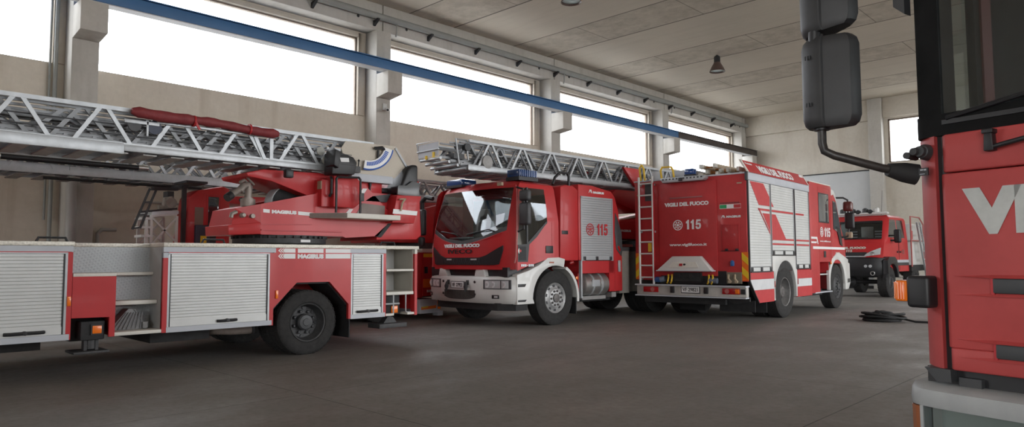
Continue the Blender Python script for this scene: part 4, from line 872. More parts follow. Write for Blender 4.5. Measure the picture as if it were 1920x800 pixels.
def mirror(v, x, y, z, s=1, h=.62, arm=True):
    m = v.part('mirror', MB().box(x - .06, x + .16, y, y + .12, z, z + h), BLACK, bevel=.04, seg=3)
    return m
mr = B.part('mirror', MB().box(.04, .28, .02, .14, 1.86, 2.27), DGREY, bevel=.045, seg=3); B.part('mirror_head', MB().box(.04, .28, .02, .14, 2.30, 2.50), DGREY, parent=mr, bevel=.045, seg=3); B.part('mirror_arm', MB().tube([(-.02, .02, 2.56), (.12, .06, 2.52), (.12, .10, 2.2)], .02, 8).tube([(-.02, .06, 1.75), (.12, .08, 1.80), (.12, .08, 1.9)], .02, 8), BLACK, parent=mr, smooth=True)
mr = B.part('mirror', MB().box(-2.86, -2.66, -.10, .02, 1.75, 2.30), BLACK, bevel=.045, seg=3); B.part('mirror_arm', MB().tube([(-2.42, -.02, 2.50), (-2.60, -.06, 2.54), (-2.74, -.05, 2.46), (-2.76, -.04, 2.25)], .045, 10), BLACK, parent=mr, smooth=True); B.part('mirror_head', MB().box(-2.84, -2.68, -.10, .0, 1.52, 1.72), BLACK, parent=mr, bevel=.04)
bc = B.part('beacon', MB().box(-.52, -.22, .30, .78, 2.80, 2.94), BLUE, bevel=.03); B.part('beacon_base', MB().box(-.55, -.20, .28, .80, 2.73, 2.80), BLACK, parent=bc)
B.part('beacon_fins', MB().add(sum([MB().box(-.535, -.20, .30 + k*.05, .315 + k*.05, 2.805, 2.935).v for k in range(10)], []), [tuple(i + 8*k for i in f) for k in range(10) for f in [(3,2,1,0),(4,5,6,7),(0,1,5,4),(1,2,6,5),(2,3,7,6),(3,0,4,7)]]), BLUE, parent=bc)
bc = B.part('beacon', MB().box(-2.2, -1.7, .15, .55, 2.74, 2.87), BLUE, bevel=.03); B.part('beacon_base', MB().box(-2.22, -1.68, .13, .57, 2.70, 2.75), BLACK, parent=bc)
B.part('roof_marker', MB().box(-.50, -.38, .0, .05, 2.62, 2.68), TAN)
# body behind the cab
col = B.part('body_column', MB().prism([(1.19,1.215),(1.74,1.215),(1.74,2.62),(1.60,2.69),(1.36,2.70),(1.22,2.66)], 'x', -2.4, .0), RED, bevel=.03)
B.part('column_latch', MB().box(-.01, .006, 1.24, 1.42, 1.73, 1.80), BLACK, parent=col, bevel=.004)
bx = MB().prism([(1.745,1.22),(2.86,1.22),(2.86,.575),(3.16,.575),(3.16,1.5),(3.05,2.25),(2.93,2.55),(2.80,2.66),(2.2,2.74),(1.745,2.74)], 'x', -2.5, .0)
bxo = B.part('body', bx, RED, bevel=.025)
B.part('lower_body', MB().box(-2.5, .0, 1.84, 2.87, .965, 1.22).box(-2.5, .0, 2.70, 2.9, .58, 1.22).box(-2.4, -.12, 1.84, 2.8, .60, 1.0), RED)
sh = B.part('roller_shutter', shutter_mb(1.84, 2.795, 1.23, 2.465, .0, 26), SHUTG)
B.part('shutter_frame', MB().box(-.01, .016, 1.80, 1.838, 1.21, 2.50).box(-.01, .016, 2.797, 2.83, 1.21, 2.50).box(-.01, .016, 1.80, 2.83, 2.467, 2.505), SHUTG, parent=sh)
B.part('shutter_base', MB().box(-.01, .018, 1.84, 2.795, 1.215, 1.305), SHUTG, parent=sh)
for y in (1.86, 2.25, 2.70): B.part('latch', MB().box(.018, .034, y, y + .07, 1.225, 1.30), BLACK, parent=sh, bevel=.006)
B.part('shutter_rod', MB().box(.018, .024, 1.92, 2.74, 1.215, 1.23), BLACK, parent=sh)
emblem((.014, 1.962, 1.72), R_, U_, .245, mat('red_print', (.42, .02, .025), .5), sh, B.off); B.text('115', (.014, 2.295, 1.73), R_, U_, .36, .235, MATS['red_print'], .05, parent=sh)
arch_mark((.004, 2.06, 2.585), R_, U_, .115, .07, WHITE, bxo, B.off); B.text('MAGIRUS', (.004, 2.20, 2.578), R_, U_, .35, .048, WHITE, .04, parent=bxo)
B.part('rear_trim', MB().prism([(2.92,2.22),(3.0,2.1),(3.135,1.8),(3.16,1.45),(3.12,1.30),(2.95,1.45),(2.90,1.8)], 'x', -.05, .012), DGREY, bevel=.01); B.part('trim_marker', MB().prism([(2.98,1.50),(3.02,1.53),(3.08,1.44),(3.04,1.40)], 'x', .01, .02), LRED)
B.part('body_post', MB().box(-.05, .008, 1.795, 1.835, .475, 1.22), ALU); B.part('step_lamp', MB().box(.0, .03, 2.99, 3.07, .98, 1.22), ALU, bevel=.01)
tank = B.part('tank_cover', MB().lathe([(.0, 1.93), (.20, 1.93), (.235, 1.95), (.235, 2.66), (.20, 2.68), (0, 2.68)], (-.20, 0, .735), 'y', 24), PERF if False else STEEL, smooth=40)
for y in (2.15, 2.42): B.part('tank_strap', MB().lathe([(.236, y), (.245, y + .005), (.245, y + .045), (.236, y + .05)], (-.20, 0, .735), 'y', 24), ALU, parent=tank)
B.part('tank_plate', MB().box(.03, .046, 2.10, 2.34, .70, .83), ALU, parent=tank)
B.part('lower_step', MB().box(-.3, -.02, 2.8, 2.95, .46, .56).box(-.35, -.1, 1.95, 2.7, .43, .5), ALUD); B.part('chassis_frame', MB().box(-1.7, -1.45, .2, 8.4, .5, .8).box(-1.05, -.8, .2, 8.4, .5, .8).box(-2.2, -.3, 2.0, 3.1, .38, .7), CHAS)
for x, y, fl in ((-.16, 1.06, 0), (-2.34, 1.06, 1)): wheel(B, 'B', x, y, .515, fl)
for x, y, fl in ((-.62, 5.15, 0), (-.95, 5.15, 1), (-2.34, 5.15, 1), (-2.0, 5.15, 0)): wheel(B, 'C', x, y, .545, fl)
# rear body, deck and turntable, half hidden by the neighbouring engine
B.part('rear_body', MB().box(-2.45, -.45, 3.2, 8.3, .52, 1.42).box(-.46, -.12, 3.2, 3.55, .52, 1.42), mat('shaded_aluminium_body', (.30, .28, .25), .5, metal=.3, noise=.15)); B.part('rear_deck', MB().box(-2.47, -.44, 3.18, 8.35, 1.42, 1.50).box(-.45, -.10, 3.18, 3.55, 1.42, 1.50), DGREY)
B.part('deck_rail', MB().box(-.52, -.48, 3.25, 4.2, 1.52, 1.58), PINK)
tb = B.part('turret_frame', MB().prism([(3.55,1.74),(3.55,1.92),(3.8,2.05),(4.8,2.2),(6.6,2.5),(7.2,2.3),(7.2,1.70),(3.7,1.70)], 'x', -1.85, -.60), RED, bevel=.02)
arch_mark((-.595, 3.72, 1.87), R_, U_, .12, .065, WHITE, tb, B.off); B.text('MAGIRUS', (-.595, 3.87, 1.862), R_, U_, .42, .055, WHITE, .04, parent=tb)
B.part('turntable_ring', MB().lathe([(0, 1.5), (.62, 1.5), (.62, 1.68), (0, 1.70)], (-1.25, 5.3, 0), 'z', 36), RIMD, smooth=40)
B.part('lifting_arm', MB().prism([(3.7,2.60),(4.0,2.85),(6.6,2.88),(6.6,2.5),(5.0,2.35)], 'x', -1.7, -.8), DKRED, bevel=.015); B.part('hose_bundle', MB().tube([(-.9, 3.45, 2.5), (-.85, 3.65, 2.42), (-.8, 3.8, 2.25), (-.85, 3.9, 2.1)], .10, 12), SHUTG, smooth=True); B.part('nozzle', MB().tube([(-.7, 3.35, 2.25), (-.62, 3.5, 2.2), (-.6, 3.7, 2.16)], .06, 10), BLACK, smooth=True)
B.part('ladder_bracket', MB().prism([(4.12,3.36),(4.75,3.36),(4.75,3.0),(4.62,2.92),(4.55,2.95)], 'x', -.72, -.64), RED, bevel=.01); B.part('ladder_bracket', MB().prism([(4.12,3.36),(4.75,3.36),(4.75,3.0),(4.62,2.92),(4.55,2.95)], 'x', -1.86, -1.78), RED)
B.part('roof_pipe', MB().tube([(-.15, 1.15, 2.70), (-.15, 1.22, 2.84), (-.15, 1.36, 2.95), (-.15, 1.58, 2.96), (-.15, 1.63, 2.90), (-.15, 1.63, 2.70)], .028, 10), BLACK, smooth=True)
# its ladder, pointing at the viewer over the cab
BZ = 2.93
ladder_section(B, -.78, -1.72, -.45, 8.2, BZ, 3.475, 10, .30, .024, .12)
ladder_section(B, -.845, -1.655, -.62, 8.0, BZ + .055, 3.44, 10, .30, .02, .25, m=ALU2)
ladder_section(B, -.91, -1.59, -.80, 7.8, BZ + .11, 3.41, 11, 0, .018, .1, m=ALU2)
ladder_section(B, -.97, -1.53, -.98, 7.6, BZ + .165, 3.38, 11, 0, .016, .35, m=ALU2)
B.part('ladder_side_rail', MB().box(-.76, -.735, -.5, 8.2, BZ - .03, BZ + .075).box(-1.765, -1.74, -.5, 8.2, BZ - .03, BZ + .075), ALU, bevel=.006)
for k in range(4): B.part('ladder_end_bar', MB().tube([(-.80 - .05*k, -.50 - .16*k, BZ + .0 + .055*k), (-1.70 + .05*k, -.50 - .16*k, BZ + .0 + .055*k)], .028, 10), ALU, smooth=True)
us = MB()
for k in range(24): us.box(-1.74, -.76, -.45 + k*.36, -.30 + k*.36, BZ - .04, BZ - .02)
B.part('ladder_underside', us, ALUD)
bk = B.part('basket_mount', MB().tube([(-1.62, -.95, 3.1), (-1.62, -1.02, 3.42), (-.95, -1.02, 3.42), (-.95, -.95, 3.1)], .018, 8).tube([(-1.62, -1.02, 3.26), (-.95, -1.02, 3.26)], .012, 8).tube([(-.86, -.62, 3.0), (-.86, -.70, 3.47), (-.86, -.45, 3.47), (-.86, -.4, 3.1)], .02, 8), ALU, smooth=True)
B.part('mount_panel', MB().box(-1.60, -1.0, -1.0, -.99, 3.15, 3.40), GREYP, parent=bk); B.part('mount_motor', MB().lathe([(0,0),(.075,0),(.075,.1),(0,.1)], (-.94, -.42, 3.34), 'x', 16).lathe([(0,0),(.065,0),(.065,.1),(0,.1)], (-1.02, -.55, 3.36), 'x', 16).box(-1.1, -.85, -.75, -.5, 3.10, 3.20), DGREY, parent=bk, smooth=40); B.part('yellow_strap', MB().box(-1.14, -1.10, -1.03, -1.0, 3.12, 3.22).box(-1.36, -1.32, -1.03, -1.0, 3.10, 3.17), YELL, parent=bk)
B.part('pulley', MB().lathe([(0,0),(.125,0),(.125,.03),(0,.035)], (-.76, -.02, 3.09), 'x', 24), ALUD, smooth=40); B.part('cable_ring', MB().tube([(-.80, .37 + .10*math.cos(a*PI/8), 3.32 + .085*math.sin(a*PI/8)) for a in range(15)], .014, 8), ALU, smooth=True)
for k in range(4): B.part('cable', MB().tube([(-.84 - .04*k, -.4, 3.08 + .06*k), (-.84 - .04*k, 2.0, 3.10 + .05*k), (-.84 - .04*k, 7.5, 3.06 + .06*k)], .008, 6), BLACK)
for k in range(9): B.part('hose_loop', MB().tube([(-1.1 - .1*(k % 3), .0 + .42*k, 3.06), (-1.1 - .1*(k % 3), .10 + .42*k, 3.30), (-1.1 - .1*(k % 3), .28 + .42*k, 3.34), (-1.1 - .1*(k % 3), .40 + .42*k, 3.1)], .028, 8), DGREY if k % 2 else ALU, smooth=True)
# ---------------------------------------------------------------- fire engine seen from the rear, right of centre
E_ = Veh('fire_engine', 'fire engine seen from behind, ladder on its back, red-striped white side shutters', 'fire truck', (-6.04, 12.757, 0), -.05, (-1.25, 3.2))
EX = (1, 0, 0)
body = E_.part('body', MB().box(-2.5, -.02, .0, 3.54, .98, 2.90).box(-2.5, -.02, .0, .30, .80, 1.0), RED2, bevel=.015)
E_.part('roof_edge', MB().box(-2.51, .008, -.012, 3.54, 2.895, 2.925), GREYP, parent=body)
E_.part('side_rail', MB().box(-.04, .012, -.004, 3.54, 2.775, 2.905), GREYP, bevel=.012)
E_.part('corner_cap', MB().box(-.03, .022, -.03, .03, 2.76, 2.93), BLUEP if False else DGREY, bevel=.008)
# sign board along the roof, leaning in
E_.part('sign_board', MB().prism([(.0, 2.925), (.03, 2.925), (-.12, 3.175), (-.15, 3.175)], 'y', .0, 3.48), RED2); sb = E_.part('sign_edge', MB().prism([(.012, 2.925), (.034, 2.925), (-.114, 3.18), (-.145, 3.18)], 'y', -.012, .05), CREAM); E_.part('sign_edge', MB().prism([(.012, 2.925), (.034, 2.925), (-.114, 3.18), (-.145, 3.18)], 'y', 3.44, 3.49), CREAM)
su = (-.15, 0, .25)
E_.text('VIGILI DEL FUOCO', (.0155, .64, 2.960), (0, 1, 0), su, 1.96, .185, bold=.03); arch_mark((-.075, .13, 3.10), (0, 1, 0), su, .07, .05, WHITE, sb, E_.off); E_.text('MAGIRUS', (-.073, .22, 3.098), (0, 1, 0), su, .24, .035, bold=.03)
E_.part('sign_block', poly2d([[(3.16,.20),(3.40,.20),(3.40,.28),(3.22,.28),(3.16,.24)]], (.034, 0, 2.925), (0, 1, 0), su, 1, 1), WHITE)
# three roller shutters
RS = mat('red_shutter_film', (.46, .025, .03), .5, noise=.1)
def clip(poly, y0, y1):
    """clip a polygon to y0..y1"""
    for lim, keep in ((y0, 1), (y1, -1)):
        out = []
        for i in range(len(poly)):
            a, b = poly[i], poly[(i+1) % len(poly)]; ia, ib = (a[0]-lim)*keep >= 0, (b[0]-lim)*keep >= 0
            if ia: out.append(a)
            if ia != ib: t = (lim-a[0])/(b[0]-a[0]); out.append((lim, a[1]+t*(b[1]-a[1])))
        poly = out
        if not poly: return None
    return poly
film = [[(.12,2.755),(.80,2.755),(1.33,2.31),(.54,2.31)], [(.50,2.245),(3.13,2.245),(3.13,2.205),(.50,2.205)], [(.72,2.155),(1.42,2.155),(1.98,1.66),(1.24,1.66)], [(.50,2.245),(.56,2.245),(1.24,1.60),(1.24,1.66)],
        [(1.20,1.66),(3.47,1.66),(3.47,1.625),(1.20,1.625)], [(1.20,1.56),(3.47,1.56),(3.47,1.525),(1.20,1.525)]]
def eshut(y0, y1, z0, n):
    s = E_.part('roller_shutter', shutter_mb(y0, y1, z0, 2.77, -.004, n), SHUT)
    ps = [q for q in (clip(p, y0 + .005, y1 - .005) for p in film) if q]
    if ps: E_.part('red_stripe', poly2d(ps, (.0085, 0, 0), R_, U_, 1, 1, .002), RS, parent=s)
    E_.part('shutter_track', MB().box(-.03, .016, y0 - .022, y0, z0, 2.77).box(-.03, .016, y1, y1 + .022, z0, 2.77), ALU, parent=s); E_.part('track_seal', MB().box(-.03, .018, y0 - .034, y0 - .022, z0, 2.77).box(-.03, .018, y1 + .022, y1 + .034, z0, 2.77), DGREY, parent=s)
    b0 = E_.part('bottom_bar', MB().box(-.02, .014, y0, y1, z0 + .005, z0 + .09), SHUT, parent=s)
    E_.part('bar_grip', MB().box(.014, .03, y0, y1, z0 - .012, z0 + .012).box(.01, .02, y0, y1, z0 + .088, z0 + .098), BLACK, parent=s)
    for y in (y0 + .01, (y0 + y1)/2 - .04, y1 - .09): E_.part('latch', MB().box(.014, .034, y, y + .08, z0 + .01, z0 + .085), BLACK, parent=s, bevel=.006)
eshut(.06, 1.11, .985, 34); eshut(1.19, 2.46, 1.315, 28); eshut(2.58, 3.44, 1.02, 32)
# lower side: striped skirts, wheel arch
def stripes(y0, y1, rows, z, clipp=None):
    for (za, zb_, m) in rows:
        p = [(y0, za), (y1, za), (y1, zb_), (y0, zb_)] if clipp is None else clipp(za, zb_)
        E_.part('skirt_panel', MB().prism(p, 'x', -.05, .004), m)
STW = mat('white_reflective_film', (.60, .61, .62), .45, noise=.1)
def cl1(za, zb_):
    f = lambda z: .05 + max(0, (.80 - z)) * 1.02
    return [(f(za), za), (1.245, za), (1.245, zb_), (f(zb_), zb_)]
stripes(.05, 1.245, [(.375, .625, RS), (.628, .835, STW), (.838, .975, RS)], 0, cl1)
stripes(2.62, 3.56, [(.405, .625, RS), (.628, .80, STW), (.803, .985, RS)], 0)
E_.part('skirt_edge', MB().prism([(.03,.98),(.05,.98),(.05,.80),(.48,.37),(.46,.36),(.03,.79)], 'x', -.05, .006), DARK)
E_.part('arch_post', MB().box(-.05, .006, 1.245, 1.315, .39, .98), WPAINT); E_.part('side_marker', MB().box(.006, .016, 1.262, 1.292, .66, .78), LRED); E_.part('side_marker', MB().box(.004, .014, 2.625, 2.65, .68, .80), LRED)
af = [(1.245, .98), (1.245, 1.31), (2.58, 1.31), (2.62, 1.0), (2.60, .42), (2.545, .42)] + arc(1.93, .56, .615, -12, 192, 20) + [(1.315, .45), (1.315, .98)]
E_.part('wheel_arch', MB().prism([(1.20, .985), (1.20, 1.305), (2.58, 1.305), (2.62, .99), (2.60, .42), (2.545, .42), (2.55, .62)] + arc(1.93, .60, .60, 8, 172, 18) + [(1.32, .62), (1.315, .42), (1.25, .42), (1.25, .985)], 'x', -.10, .006), WPAINT, bevel=.008)
E_.part('wheel_well', MB().prism([(1.30, .45), (2.56, .45)] + arc(1.93, .60, .60, 8, 172, 12), 'x', -.60, -.58).box(-2.0, -.6, 1.2, 2.7, .9, .98), CHAS)
E_.part('arch_lining', MB().prism([(1.33, .99)] + arc(1.93, .60, .60, 140, 40, 14) + [(2.53, .99)], 'x', -.03, -.012), CHAS)
E_.part('front_wheel_well', MB().prism([(4.92,.5)] + arc(5.52,.60,.60,180,0,16) + [(6.12,.5)], 'x', -.60, -.55).box(-.6, -.03, 4.86, 4.9, .5, .9), CHAS)
E_.part('mud_flap', MB().box(-.62, -.06, .98, 1.0, .15, .60), DARK); E_.part('mud_flap', MB().box(-.75, -.02, .30, .32, .20, .42), DARK)
for x, y, k, fl in ((-.155, 1.90, 'C', 0), (-.50, 1.90, 'C', 1), (-2.345, 1.90, 'C', 1), (-2.0, 1.90, 'C', 0), (-.17, 5.52, 'Cf', 0), (-2.33, 5.52, 'Cf', 1)): wheel(E_, k, x, y, .545, fl)
E_.part('chassis_frame', MB().box(-1.7, -1.45, .2, 6.2, .5, .85).box(-1.05, -.8, .2, 6.2, .5, .85).box(-2.2, -.3, 2.7, 3.9, .38, .9).box(-2.3, -.2, 3.6, 4.9, .36, .5), CHAS)
E_.part('rear_axle', MB().tube([(-2.2, 1.9, .54), (-.3, 1.9, .54)], .12, 12).lathe([(0,-.28),(.22,-.18),(.26,0),(.22,.18),(0,.28)], (-1.25, 1.9, .52), 'y', 18), CHAS, smooth=True)
# cab section
cab = E_.part('cab', MB().prism([(3.57,.44),(3.57,3.01),(3.66,3.04),(5.12,3.04),(5.20,3.0),(5.21,1.155),(4.18,1.155),(4.17,.43)], 'x', -2.48, .0), RED2, bevel=.015)
fc = E_.part('front_cab', MB().prism([(5.20,1.16),(5.20,2.94),(5.40,2.90),(5.62,2.70),(5.95,2.05),(6.22,1.75),(6.30,1.30),(6.25,1.1),(5.3,1.12)], 'x', -2.44, -.01), RED2, bevel=.03)
E_.part('roof_fairing', MB().prism([(5.18,2.80),(5.18,2.98),(5.42,2.94),(5.62,2.74),(5.56,2.70),(5.38,2.84)], 'x', -2.42, .004), WPAINT, parent=fc, bevel=.02)  # pale colour stands in for the highlight on this roof slope
E_.part('cab_edge', MB().box(-2.49, .006, 3.575, 5.16, 3.03, 3.055), CREAM, parent=cab, bevel=.006)
dg = mat('dark_side_glass', (.02, .022, .024), .08, coat=.6)
GL2 = mat('grey_side_glass', (.085, .095, .10), .10, coat=.5)
E_.part('crew_window', MB().box(.001, .010, 4.22, 4.92, 2.13, 2.79), GL2, parent=cab, bevel=.004); E_.part('window_seal', MB().box(.0, .008, 4.19, 4.95, 2.10, 2.82), BLACK, parent=cab, bevel=.006)
E_.part('front_door_glass', MB().prism([(5.30,2.68),(5.52,2.66),(5.84,2.05),(5.80,1.86),(5.30,1.98)], 'x', -.01, .006), GL2, parent=fc); E_.part('door_cladding', MB().prism([(5.50,2.05),(5.86,1.98),(5.98,1.55),(5.80,1.60)], 'x', -.01, .010), BLACK, parent=fc)
E_.part('door_seam', MB().box(-.001, .003, 4.175, 4.185, 1.17, 2.95).box(-.001, .003, 5.06, 5.07, 1.17, 2.95).box(-.001, .003, 4.175, 5.07, 2.94, 2.95), DKRED, parent=cab)
E_.part('door_handle', MB().box(.0, .014, 4.48, 4.62, 1.27, 1.42), BLACK, parent=cab, bevel=.008)
E_.part('white_line', MB().box(-.001, .003, 3.72, 5.20, 1.465, 1.525), WHITE, parent=cab); E_.part('white_line', MB().box(-.012, -.005, 5.21, 6.20, 1.465, 1.525), WHITE, parent=fc)
E_.part('stripe_mark', poly2d([[(3.60,1.70),(3.98,1.70),(4.05,1.58),(4.10,1.58),(4.02,1.75),(3.60,1.75)], [(3.60,1.60),(3.95,1.60),(4.0,1.64),(3.60,1.64)]], (.002, 0, 0), R_, U_, 1, 1), WHITE, parent=cab)
emblem((.003, 4.25, 1.76), R_, U_, .235, WHITE, cab, E_.off); E_.text('115', (.003, 4.56, 1.765), R_, U_, .46, .225, bold=.05, parent=cab); E_.text('www.vigilfuoco.it', (.003, 4.22, 1.625), R_, U_, .80, .055, bold=.0, parent=cab)
E_.part('model_badge', poly2d([[(5.44 + k*.055, 1.36), (5.475 + k*.055, 1.36), (5.48 + k*.055, 1.395), (5.445 + k*.055, 1.395)] for k in range(6)], (-.008, 0, 0), R_, U_, 1, 1), CREAM, parent=fc)
st_ = E_.part('step_bay', MB().box(-.45, -.42, 4.17, 4.95, .45, 1.16).box(-.42, -.01, 4.17, 4.19, .45, 1.16).box(-.42, -.02, 4.86, 4.88, .5, 1.16), RED2)
E_.part('cab_step', MB().box(-.42, .004, 3.80, 5.06, .425, .455), GREYP, parent=st_, bevel=.006); E_.part('cab_step', MB().box(-.42, -.03, 4.19, 4.86, .845, .875), WPAINT, parent=st_, bevel=.006)
E_.part('front_fender', MB().prism([(4.84,.47),(4.92,.47)] + arc(5.52,.60,.61,186,0,18) + [(6.25,.62),(6.42,.62),(6.42,1.22),(6.1,1.30),(5.75,1.38),(5.5,1.38),(5.10,1.24),(4.84,.93)], 'x', -.07, .006), WPAINT, bevel=.015)
E_.part('front_bumper', MB().prism([(6.18,.44),(6.44,.44),(6.60,.60),(6.58,1.12),(6.3,1.16),(6.18,1.0)], 'x', -2.46, -.0), WPAINT, bevel=.03); E_.part('bumper_trim', MB().box(-.05, .006, 6.30, 6.52, .62, .72), BLACK)
E_.part('corner_lamp', MB().box(-.0, .03, 4.93, 4.99, 1.10, 1.17), ORANGE, bevel=.01)
mr = E_.part('mirror', MB().box(.05, .28, 6.04, 6.16, 2.0, 2.42), BLACK, bevel=.045, seg=3); E_.part('mirror_head', MB().box(.03, .26, 5.98, 6.14, 2.45, 2.70), mat('red_brown_mirror', (.10, .02, .018), .35, coat=.4), parent=mr, bevel=.05, seg=3); E_.part('mirror_arm', MB().tube([(-.2, 5.55, 2.78), (.05, 6.0, 2.80), (.14, 6.06, 2.74), (.14, 6.08, 2.4)], .025, 8).tube([(-.05, 5.95, 1.78), (.12, 6.06, 1.80), (.14, 6.1, 2.0)], .025, 8), BLACK, parent=mr, smooth=True); E_.part('mirror_head', MB().box(.06, .22, 6.05, 6.16, 1.76, 1.92), TAN, parent=mr, bevel=.03)
E_.part('beacon', MB().box(-.65, -.15, 5.45, 5.75, 2.82, 2.97), BLUE, bevel=.03); E_.part('beacon', MB().box(-2.3, -1.8, 5.45, 5.75, 2.82, 2.97), BLUE, bevel=.03)
# rear face -------------------------------------------------------------
EU = (0, 0, 1)
dr = E_.part('rear_door', MB().box(-1.905, -.62, -.03, .0, .90, 2.815), RED2, bevel=.012)
E_.text('VIGILI DEL FUOCO', (-1.765, -.031, 2.325), EX, EU, .985, .082, bold=.03, parent=dr); emblem((-1.575, -.031, 1.83), EX, EU, .215, WHITE, dr, E_.off); E_.text('115', (-1.295, -.031, 1.845), EX, EU, .345, .195, bold=.05, parent=dr); E_.text('www.vigilfuoco.it', (-1.665, -.031, 1.49), EX, EU, .825, .075, bold=.008, parent=dr)
E_.part('door_grip', MB().box(-1.64, -.91, -.045, -.03, 2.485, 2.515), mat('dull_red_grip', (.30, .10, .10), .5), parent=dr, bevel=.004)
hood = E_.part('pump_hood', MB().loft([[(-1.87, -.04, 1.01), (-.67, -.04, 1.01), (-.93, -.04, 1.30), (-1.59, -.04, 1.30)], [(-1.87, -.22, 1.01), (-.67, -.22, 1.01), (-.95, -.12, 1.295), (-1.57, -.12, 1.295)]]), WPAINT, bevel=.015)
E_.part('hood_panel', MB().loft([[(-1.60, -.19, 1.07), (-.94, -.19, 1.07), (-1.02, -.15, 1.18), (-1.54, -.15, 1.18)], [(-1.60, -.215, 1.07), (-.94, -.215, 1.07), (-1.02, -.172, 1.185), (-1.54, -.172, 1.185)]]), CREAM, parent=hood); E_.part('hood_label', MB().box(-1.36, -1.30, -.215, -.19, 1.10, 1.15), DKRED, parent=hood); E_.part('hood_lock', MB().lathe([(0,-.215),(.02,-.215),(.02,-.19),(0,-.19)], (-1.25, 0, 1.13), 'y', 12), BLACK, parent=hood)
E_.part('hood_lip', MB().box(-1.88, -.66, -.23, -.04, .995, 1.015), GREYP, parent=hood)
E_.part('pump_bay', MB().box(-1.88, -.45, -.02, .02, .74, 1.0), BLACK); E_.part('pump_block', MB().box(-1.55, -.95, -.10, -.02, .79, .97).lathe([(0,-.14),(.05,-.14),(.05,-.1),(0,-.1)], (-1.15, 0, .88), 'y', 14).lathe([(0,-.14),(.04,-.14),(.04,-.1),(0,-.1)], (-1.4, 0, .9), 'y', 14), CHAS)
E_.part('hose_coupling', MB().tube([(-1.98, -.06, .82), (-1.86, -.10, .82)], .055, 14), BLUEP, smooth=True); E_.part('hose_coupling', MB().tube([(-1.86, -.10, .82), (-1.76, -.08, .84)], .06, 14), mat('blue_grey_coupling', (.16, .19, .25), .45, metal=.3), smooth=True); E_.part('hose_coupling', MB().tube([(-.76, -.10, .82), (-.60, -.10, .81)], .055, 14), mat('blue_grey_coupling', (0,0,0)), smooth=True)
for x in (-1.68, -1.60, -.79, -.71): E_.part('yellow_hook', MB().tube([(x, -.08, .92), (x + .03, -.13, .87), (x + .02, -.14, .79), (x - .02, -.10, .75)], .018, 8), YPAINT, smooth=True)
E_.part('valve_panel', MB().box(-.44, -.14, -.03, .0, .76, .98), mat('khaki_panel', (.18, .16, .12), .6)); 
for x in (-.40, -.27): E_.part('valve', MB().tube([(x, -.03, .93), (x + .02, -.09, .86), (x + .06, -.10, .80)], .022, 10).lathe([(0,-.13),(.03,-.13),(.03,-.09),(0,-.09)], (x + .06, 0, .80), 'y', 12), TAN, smooth=True)
ha = E_.part('hatch', MB().box(-.525, -.17, -.018, .0, 1.40, 1.92), RED2, bevel=.006); E_.part('hatch_seam', MB().box(-.515, -.505, -.022, -.018, 1.42, 1.90).box(-.19, -.18, -.022, -.018, 1.42, 1.90).box(-.515, -.18, -.022, -.018, 1.89, 1.90), DKRED, parent=ha)
for x in (-.46, -.25): E_.part('hatch_latch', MB().box(x, x + .06, -.04, -.015, 1.40, 1.44), BLACK, parent=ha, bevel=.006)
E_.part('hatch_rod', MB().box(-.545, -.17, -.026, -.018, 1.392, 1.402), BLACK, parent=ha)
E_.part('blue_fitting', MB().prism([(-.365,1.10),(-.285,1.10),(-.285,1.19),(-.325,1.22),(-.365,1.19)], 'y', -.03, .0), BLUEP, bevel=.012)
for k, m in enumerate((GREEN, WHITE, MATS['red_shutter_film'])): E_.part('flag_band', MB().box(-.56 + k*.143, -.56 + (k+1)*.143, -.006, .0, 2.235, 2.305), m)
E_.part('flag_border', MB().box(-.565, -.13, -.004, .0, 2.228, 2.312), WHITE); E_.part('flag_caption', poly2d([[(x*.031 - .55, 2.322), (x*.031 - .528, 2.322), (x*.031 - .528, 2.352), (x*.031 - .55, 2.352)] for x in range(13)], (0, -.001, 0), EX, EU, 1, 1, .003), mat('faint_dark_print', (.16, .03, .035), .6))
arch_mark((-.535, -.002, 2.045), EX, EU, .085, .055, WHITE, body, E_.off); E_.text('MAGIRUS', (-.43, -.002, 2.045), EX, EU, .295, .045, bold=.03)
E_.part('rear_marker', MB().box(-.20, -.10, -.008, .0, 2.705, 2.73), TAN); E_.part('rear_marker', MB().box(-2.44, -2.37, -.008, .0, 2.60, 2.63), TAN)
def chevrons(x0, x1, z0, z1, s):
    ps_y, ps_o = [], []; h = (z1 - z0) / 4; sl = (x1 - x0) * .9 * s
    E_.part('chevron_base', MB().box(x0, x1, -.004, .0, z0, z1), ORAD)
    for k in (0, 2):
        a = z0 + h*k + .02
        q = [(x0, a + (sl if s > 0 else 0) - (0 if s > 0 else sl)), (x1, a), (x1, a + h), (x0, a + h - sl if s < 0 else a + h + sl)]
        if s > 0: q = [(x0, a), (x1, a + sl), (x1, min(z1, a + sl + h)), (x0, a + h)]
        else: q = [(x0, a - sl), (x1, a), (x1, a + h), (x0, min(z1, a - sl + h))]
        E_.part('chevron_band', MB().prism(q, 'y', -.008, -.003), YELL)
chevrons(-2.495, -2.36, .82, 1.37, 1); chevrons(-.135, -.01, .82, 1.37, -1)
